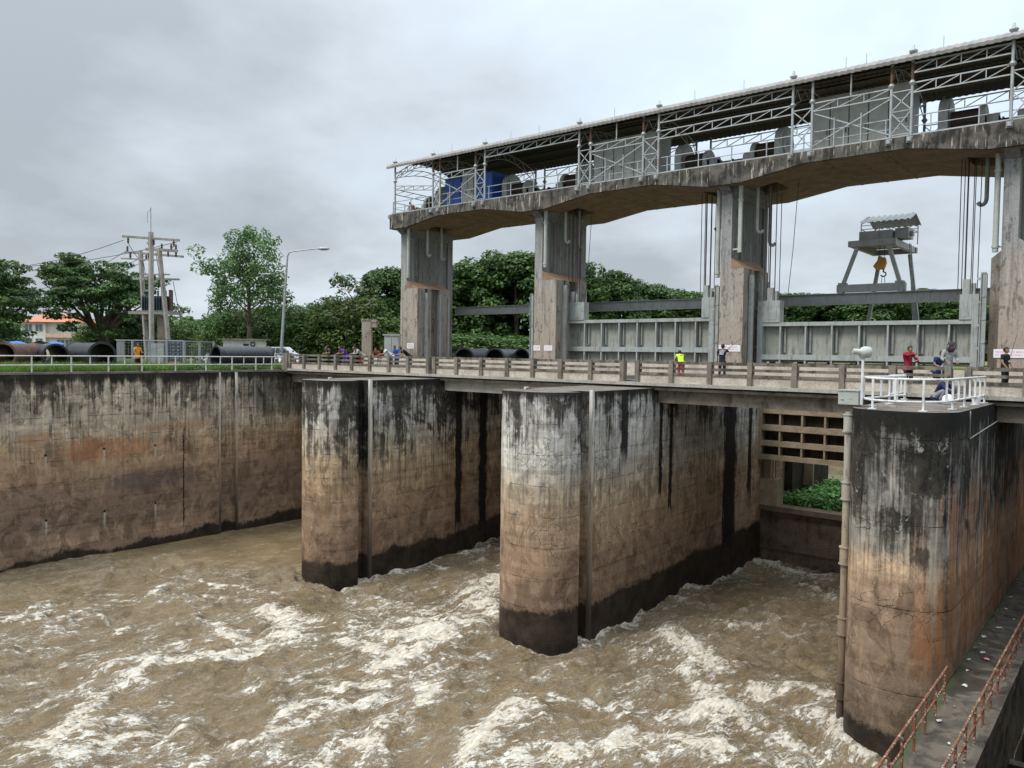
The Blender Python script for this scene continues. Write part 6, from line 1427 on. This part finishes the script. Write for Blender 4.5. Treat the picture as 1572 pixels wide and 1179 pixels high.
person((-37.75, 33.1, ry), S_-.6, 'lean', (.68, .66, .68), (.03, .03, .035), 'person in a white shirt leaning far over the parapet with forearms on the rail')
person((-36.95, 33.3, ry), S_+.1, 'bow', (.03, .11, .55), (.03, .03, .05), 'person in a bright blue shirt near the leftmost column', sleeves='short', h=.95)
person((-36.05, 33.05, ry), S_-.5, 'lean', (.018, .018, .02), (.05, .05, .055), 'person in a black t-shirt leaning over the parapet right of the one in blue')
person((-17.3, 33.3, ry), S_-2.5, 'lean', (.48, .78, .05), (.7, .12, .14), 'person in a fluorescent yellow green shirt bending beside the parapet', sleeves='short', h=.95)
person((-16.85, 36.9, .2), .15, 'cast', (.028, .026, .045), (.03, .03, .035), 'person in a dark t-shirt with pale back print, seen from behind with a raised rod', back=(.45, .47, .47), rod=((.05, .42, 1.40), (.9, .55, 2.1), 'person with the back print'), asym=dict(el=(.28, .1, 1.15), wr=(.2, .3, 1.2)), h=1.03)
person((-7.85, 34.8, .05), S_+.9, 'cast', (.30, .02, .04), (.02, .02, .025), 'person in a dark red shirt holding a fishing rod upright by the parapet', sleeves='long', rod=((.02, .42, 1.05), (.05, .55, 2.5), 'person in dark red'), asym=dict(el=(.26, .2, 1.1), wr=(.04, .40, 1.15)), h=1.07)
person((-6.62, 34.0, ry-.1), S_+1.0, 'bow', (.02, .04, .12), (.02, .02, .03), 'person in a navy shirt looking down beside the one in the bucket hat', sleeves='short', h=.98)
person((-6.1, 33.15, ry), S_+.55, 'bow', (.36, .37, .37), (.03, .03, .04), 'person in a grey long sleeved shirt with dark bucket hat and neck scarf', hair=None, sleeves='long', hat=(.06, .055, .085), h=1.10, rod=((.25, .25, .95), (.15, .5, 2.05), 'person in the bucket hat'))
person((-4.55, 35.2, ry), S_+1.2, 'stand', (.02, .02, .022), (.02, .02, .02), 'person in a black top at the right edge of the photo', sleeves='short', h=.98, rod=((.18, .2, .95), (.35, .6, 2.25), 'person in black at the right edge'))
person((-5.75, 30.3, -.17), S_+1.3, 'squat', (.025, .035, .09), (.25, .27, .30), 'person in a navy jacket squatting on top of the black pier behind the railing', sleeves='long')
person((-47.65, 22.05, -.03), -PI/2+.35, 'stand', (.62, .27, .03), (.02, .022, .03), 'barefoot person in an orange yellow shirt and dark shorts fishing from the bank wall', legs='short', rod=((.05, .42, 1.10), (.25, 2.3, 1.55), 'person in the yellow shirt'), asym=dict(el=(.2, .18, 1.12), wr=(.08, .42, 1.12)), shoes=(.30, .165, .10))
person((-46.6, 43.6, 12.35), S_, 'squat', (.45, .05, .05), (.5, .5, .5), 'person in red and white sitting at the left end of the hoist deck')
g = MB(); 
bx, by = -5.45, 29.7
g.tube([(bx, by, -.16), (bx, by, -.1), (bx+.02, by, .1), (bx+.03, by, .18)], [.14, .2, .16, .05], 10); tag(g.build('plastic_bag', M_PAPER), 'white plastic bag on the pier top beside the squatting person', 'bag')
g = MB(); g.tube([(-4.75, 30.6, -.16), (-4.75, 30.6, .1)], [.12, .14], 12); tag(g.build('bucket', M_PAPER), 'small white bucket on the black pier top', 'bucket')
g = MB(); g.box(-6.75, -6.25, 26.3, 26.42, -.165, -.10); tag(g.build('plank', M_BEAMW), 'short pale plank lying on the black pier top', 'plank')

bpy.context.view_layer.update()
dg = bpy.context.evaluated_depsgraph_get()
for T, nm_, o, mat, ex in JOBS:
    me = o.evaluated_get(dg).to_mesh(); vs = [tuple(v.co) for v in me.vertices]; fs = [tuple(f.vertices) for f in me.polygons]; o.evaluated_get(dg).to_mesh_clear()
    g = MB(); g.add(vs, fs, True)
    if ex:
        p = ex['p']; hd = Vector(p['hd']); g.ell(hd, (.078, .096, .115), 14, 10); g.ell(hd+Vector((0, .03, -.055)), (.055, .06, .06), 10, 6)
        g.ell(hd+Vector((0, .103, -.015)), (.014, .022, .024), 8, 5); 
        for s in (1, -1):
            g.ell(hd+Vector((s*.08, 0, 0)), (.012, .022, .032), 8, 5)
            wr = Vector(ex['J']('wr', s)); el = Vector(ex['J']('el', s)); d = (wr-el).normalized(); sd_ = d.cross(Vector((0, 0, 1))).normalized() if abs(d.z) < .95 else Vector((1, 0, 0)); dn = d.cross(sd_)
            if dn.z > 0: dn = -dn
            for k, (off, L) in enumerate(((-.026, .070), (-.009, .08), (.009, .075), (.026, .058))):
                a = wr+d*.085+sd_*off; b = a+d*L*.5+dn*.012; c = b+(d*.5+dn*.8).normalized()*L*.5; g.tube([a-d*.02, a, b, c], [.0085, .009, .008, .006], 6)
            a = wr+d*.045-sd_*.025*s; b = a-sd_*.035*s+d*.025+dn*.01; g.tube([a, b, b+d*.028+dn*.012], [.011, .010, .007], 6)
        g.cur = 1
        for s in (1, -1): g.ell(hd+Vector((s*.03, .086, .012)), (.013, .010, .008), 8, 5)
        g.ell(hd+Vector((0, .088, -.058)), (.024, .008, .005), 8, 4)
    v = np.array(g.v); me2 = bpy.data.meshes.new(nm_); me2.from_pydata(v.tolist(), [], g.f); me2.polygons.foreach_set('use_smooth', g.sm); me2.polygons.foreach_set('material_index', g.mi)
    me2.materials.append(mat); me2.materials.append(EYE) if ex else None; me2.update()
    ob = bpy.data.objects.new(nm_, me2); COL.objects.link(ob); ob.parent = T
for T, nm_, o, mat, ex in JOBS: 
    me = o.data; bpy.data.objects.remove(o); bpy.data.meshes.remove(me)
for o in bpy.data.objects:
    if '_b' in o: del o['_b']
